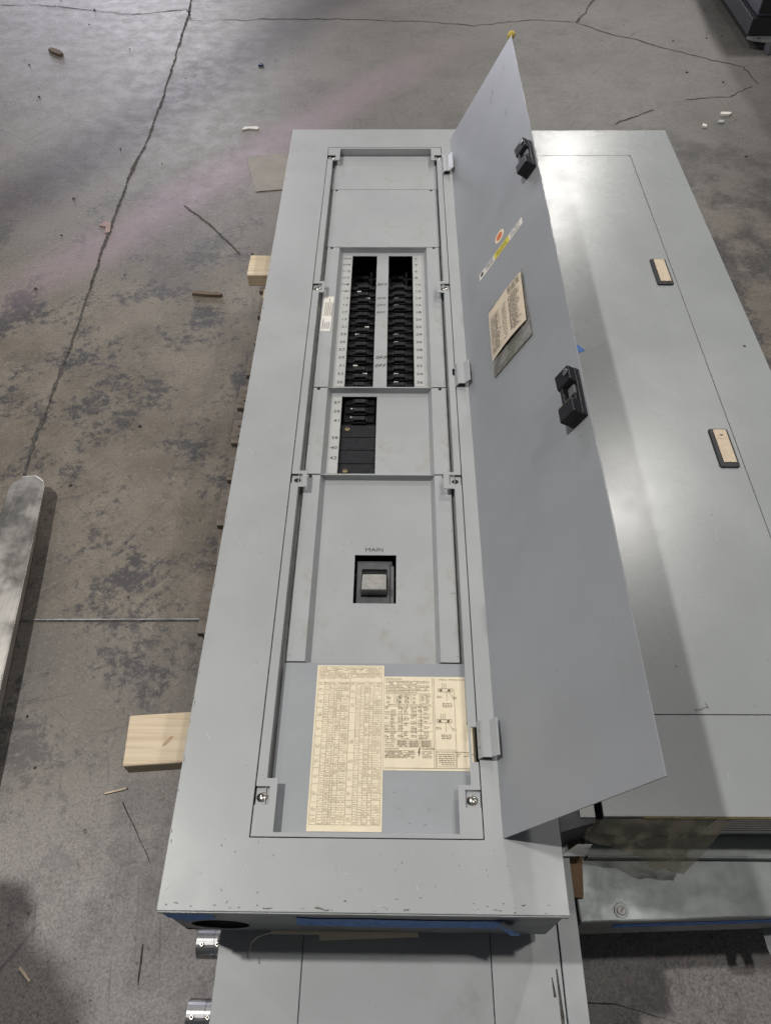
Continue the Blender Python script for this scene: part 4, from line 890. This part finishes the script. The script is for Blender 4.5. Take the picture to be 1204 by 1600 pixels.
shard('paint_chip', [(1.603,3.085),(1.612,3.108),(1.626,3.098),(1.622,3.080)], 0.008, 'white', 'small white chip nearest the closed panel corner', 'chip')
shard('paint_chip', [(1.678,3.122),(1.690,3.140),(1.712,3.134),(1.700,3.118)], 0.007, 'stripp', 'grey chip between the two white chips', 'chip')
shard('plastic_scrap', [(-0.800,2.345),(-0.785,2.372),(-0.758,2.362),(-0.748,2.302),(-0.765,2.295),(-0.772,2.335)], 0.004, 'pink', 'crumpled pinkish scrap on the slab joint', 'scrap')
shard('plastic_scrap', [(-0.360,3.680),(-0.352,3.706),(-0.335,3.694),(-0.338,3.678)], 0.008, 'bluescrap', 'tiny dark blue scrap on the floor beyond the panel', 'scrap')
rngd = random.Random(11); k = B()
for q in range(60):
    x, y = (rngd.uniform(-1.6, -0.15), rngd.uniform(-0.1, 4.6)) if q < 44 else (rngd.uniform(1.25, 2.0), rngd.uniform(1.4, 4.4))
    r0 = rngd.uniform(0.002, 0.007); k.lathe((x, y, -0.499), [(r0, 0), (r0*0.8, r0*0.5), (r0*0.3, r0*0.7)], 5)
o = tag(obj('grit', k, 'crack'), 'tiny dark specks of grit scattered over the concrete floor', 'grit', kind='stuff')

# ------------------------------------------------------------------ a person standing out of frame at lower left; only the shadow shows
def person_mat():
    k = NT('jacket_trousers_skin'); sx = k.n('ShaderNodeSeparateXYZ'); k.link(k.tc(), sx.inputs[0]); X, Z = sx.outputs[0], sx.outputs[2]
    col = k.mix(k.ramp(Z, 0.90, 0.905, smooth=False), (0.035, 0.045, 0.075), (0.030, 0.030, 0.034))
    col = k.mix(k.ramp(Z, 1.475, 1.48, smooth=False), col, (0.46, 0.29, 0.21))
    hand = k.math('MULTIPLY', k.ramp(k.math('ABSOLUTE', X), 0.235, 0.236, smooth=False), k.ramp(Z, 0.835, 0.83, smooth=False))
    col = k.mix(hand, col, (0.46, 0.29, 0.21)); col = k.mix(k.ramp(Z, 0.085, 0.08, smooth=False), col, (0.02, 0.018, 0.016))
    return k.fin(col, 0.8, 0, k.bump(k.noise(40, 4), 0.3, 0.003))
M['person'] = person_mat()
def skin_obj(name, vs, es, mat, loc, rz, levels=2):
    me = bpy.data.meshes.new(name); me.from_pydata([Vector(v[0]) for v in vs], es, [])
    o = bpy.data.objects.new(name, me); COL.objects.link(o); o.location = loc; o.rotation_euler = (0, 0, rz)
    o.modifiers.new('skin', 'SKIN').use_smooth_shade = True
    for i, v in enumerate(vs):
        r = v[1]; me.skin_vertices[0].data[i].radius = r if isinstance(r, tuple) else (r, r)
    me.skin_vertices[0].data[0].use_root = True
    sb_ = o.modifiers.new('sub', 'SUBSURF'); sb_.render_levels = levels; sb_.levels = levels
    me.materials.append(M[mat]); return o
def person(loc, rz):
    vs = [((0,0,0.96),(0.170,0.125)),((0,0.01,1.14),(0.170,0.125)),((0,0.0,1.33),(0.185,0.125)),((0,-0.005,1.45),(0.075,0.065)),((0,0.005,1.52),0.052),((0,0.015,1.59),(0.072,0.085)),((0,0.015,1.68),(0.074,0.092)),((0,0.005,1.735),(0.050,0.062)),((0,0.115,1.615),0.013)]
    es = [(0,1),(1,2),(2,3),(3,4),(4,5),(5,6),(6,7),(5,8)]
    for sgn in (-1, 1):
        b = len(vs); vs += [((sgn*0.185,-0.01,1.41),0.066),((sgn*0.235,-0.02,1.14),0.047),((sgn*0.255,0.05,0.90),0.033),((sgn*0.262,0.065,0.835),0.034),((sgn*0.262,0.075,0.785),0.036)]
        es += [(2,b),(b,b+1),(b+1,b+2),(b+2,b+3),(b+3,b+4)]
        for q, (fx, fy, ln) in enumerate(((0.010,0.030,0.070),(0.012,0.010,0.085),(0.012,-0.010,0.080),(0.008,-0.028,0.062))):
            c = len(vs); vs += [((sgn*(0.262+fx),0.075+fy*0.8,0.745),0.010),((sgn*(0.258+fx),0.082+fy,0.745-ln*0.55),0.009),((sgn*(0.250+fx),0.092+fy,0.745-ln),0.0075)]; es += [(b+4,c),(c,c+1),(c+1,c+2)]
        c = len(vs); vs += [((sgn*0.245,0.115,0.785),0.011),((sgn*0.240,0.128,0.750),0.009)]; es += [(b+4,c),(c,c+1)]
        c = len(vs); vs += [((sgn*0.092,0.0,0.87),0.112),((sgn*0.092,0.015,0.50),0.086),((sgn*0.092,-0.03,0.095),0.062),((sgn*0.115,0.03,0.045),(0.045,0.040)),((sgn*0.125,0.12,0.035),(0.042,0.030))]
        es += [(0,c),(c,c+1),(c+1,c+2),(c+2,c+3),(c+3,c+4)]
    o = skin_obj('person', vs, es, 'person', loc, rz)
    hv = [((0,-0.015,1.66),(0.078,0.088)),((0,-0.01,1.735),(0.066,0.078)),((0,-0.005,1.762),(0.035,0.045))]
    h = skin_obj('hair', hv, [(0,1),(1,2)], 'splint', (0, -0.022, 0.012), 0); h.parent = o
    return o
tag(person((-0.72, -0.08, 0.0), R(-88)), 'person in a dark jacket standing off the left edge, only their shadow in view', 'person')
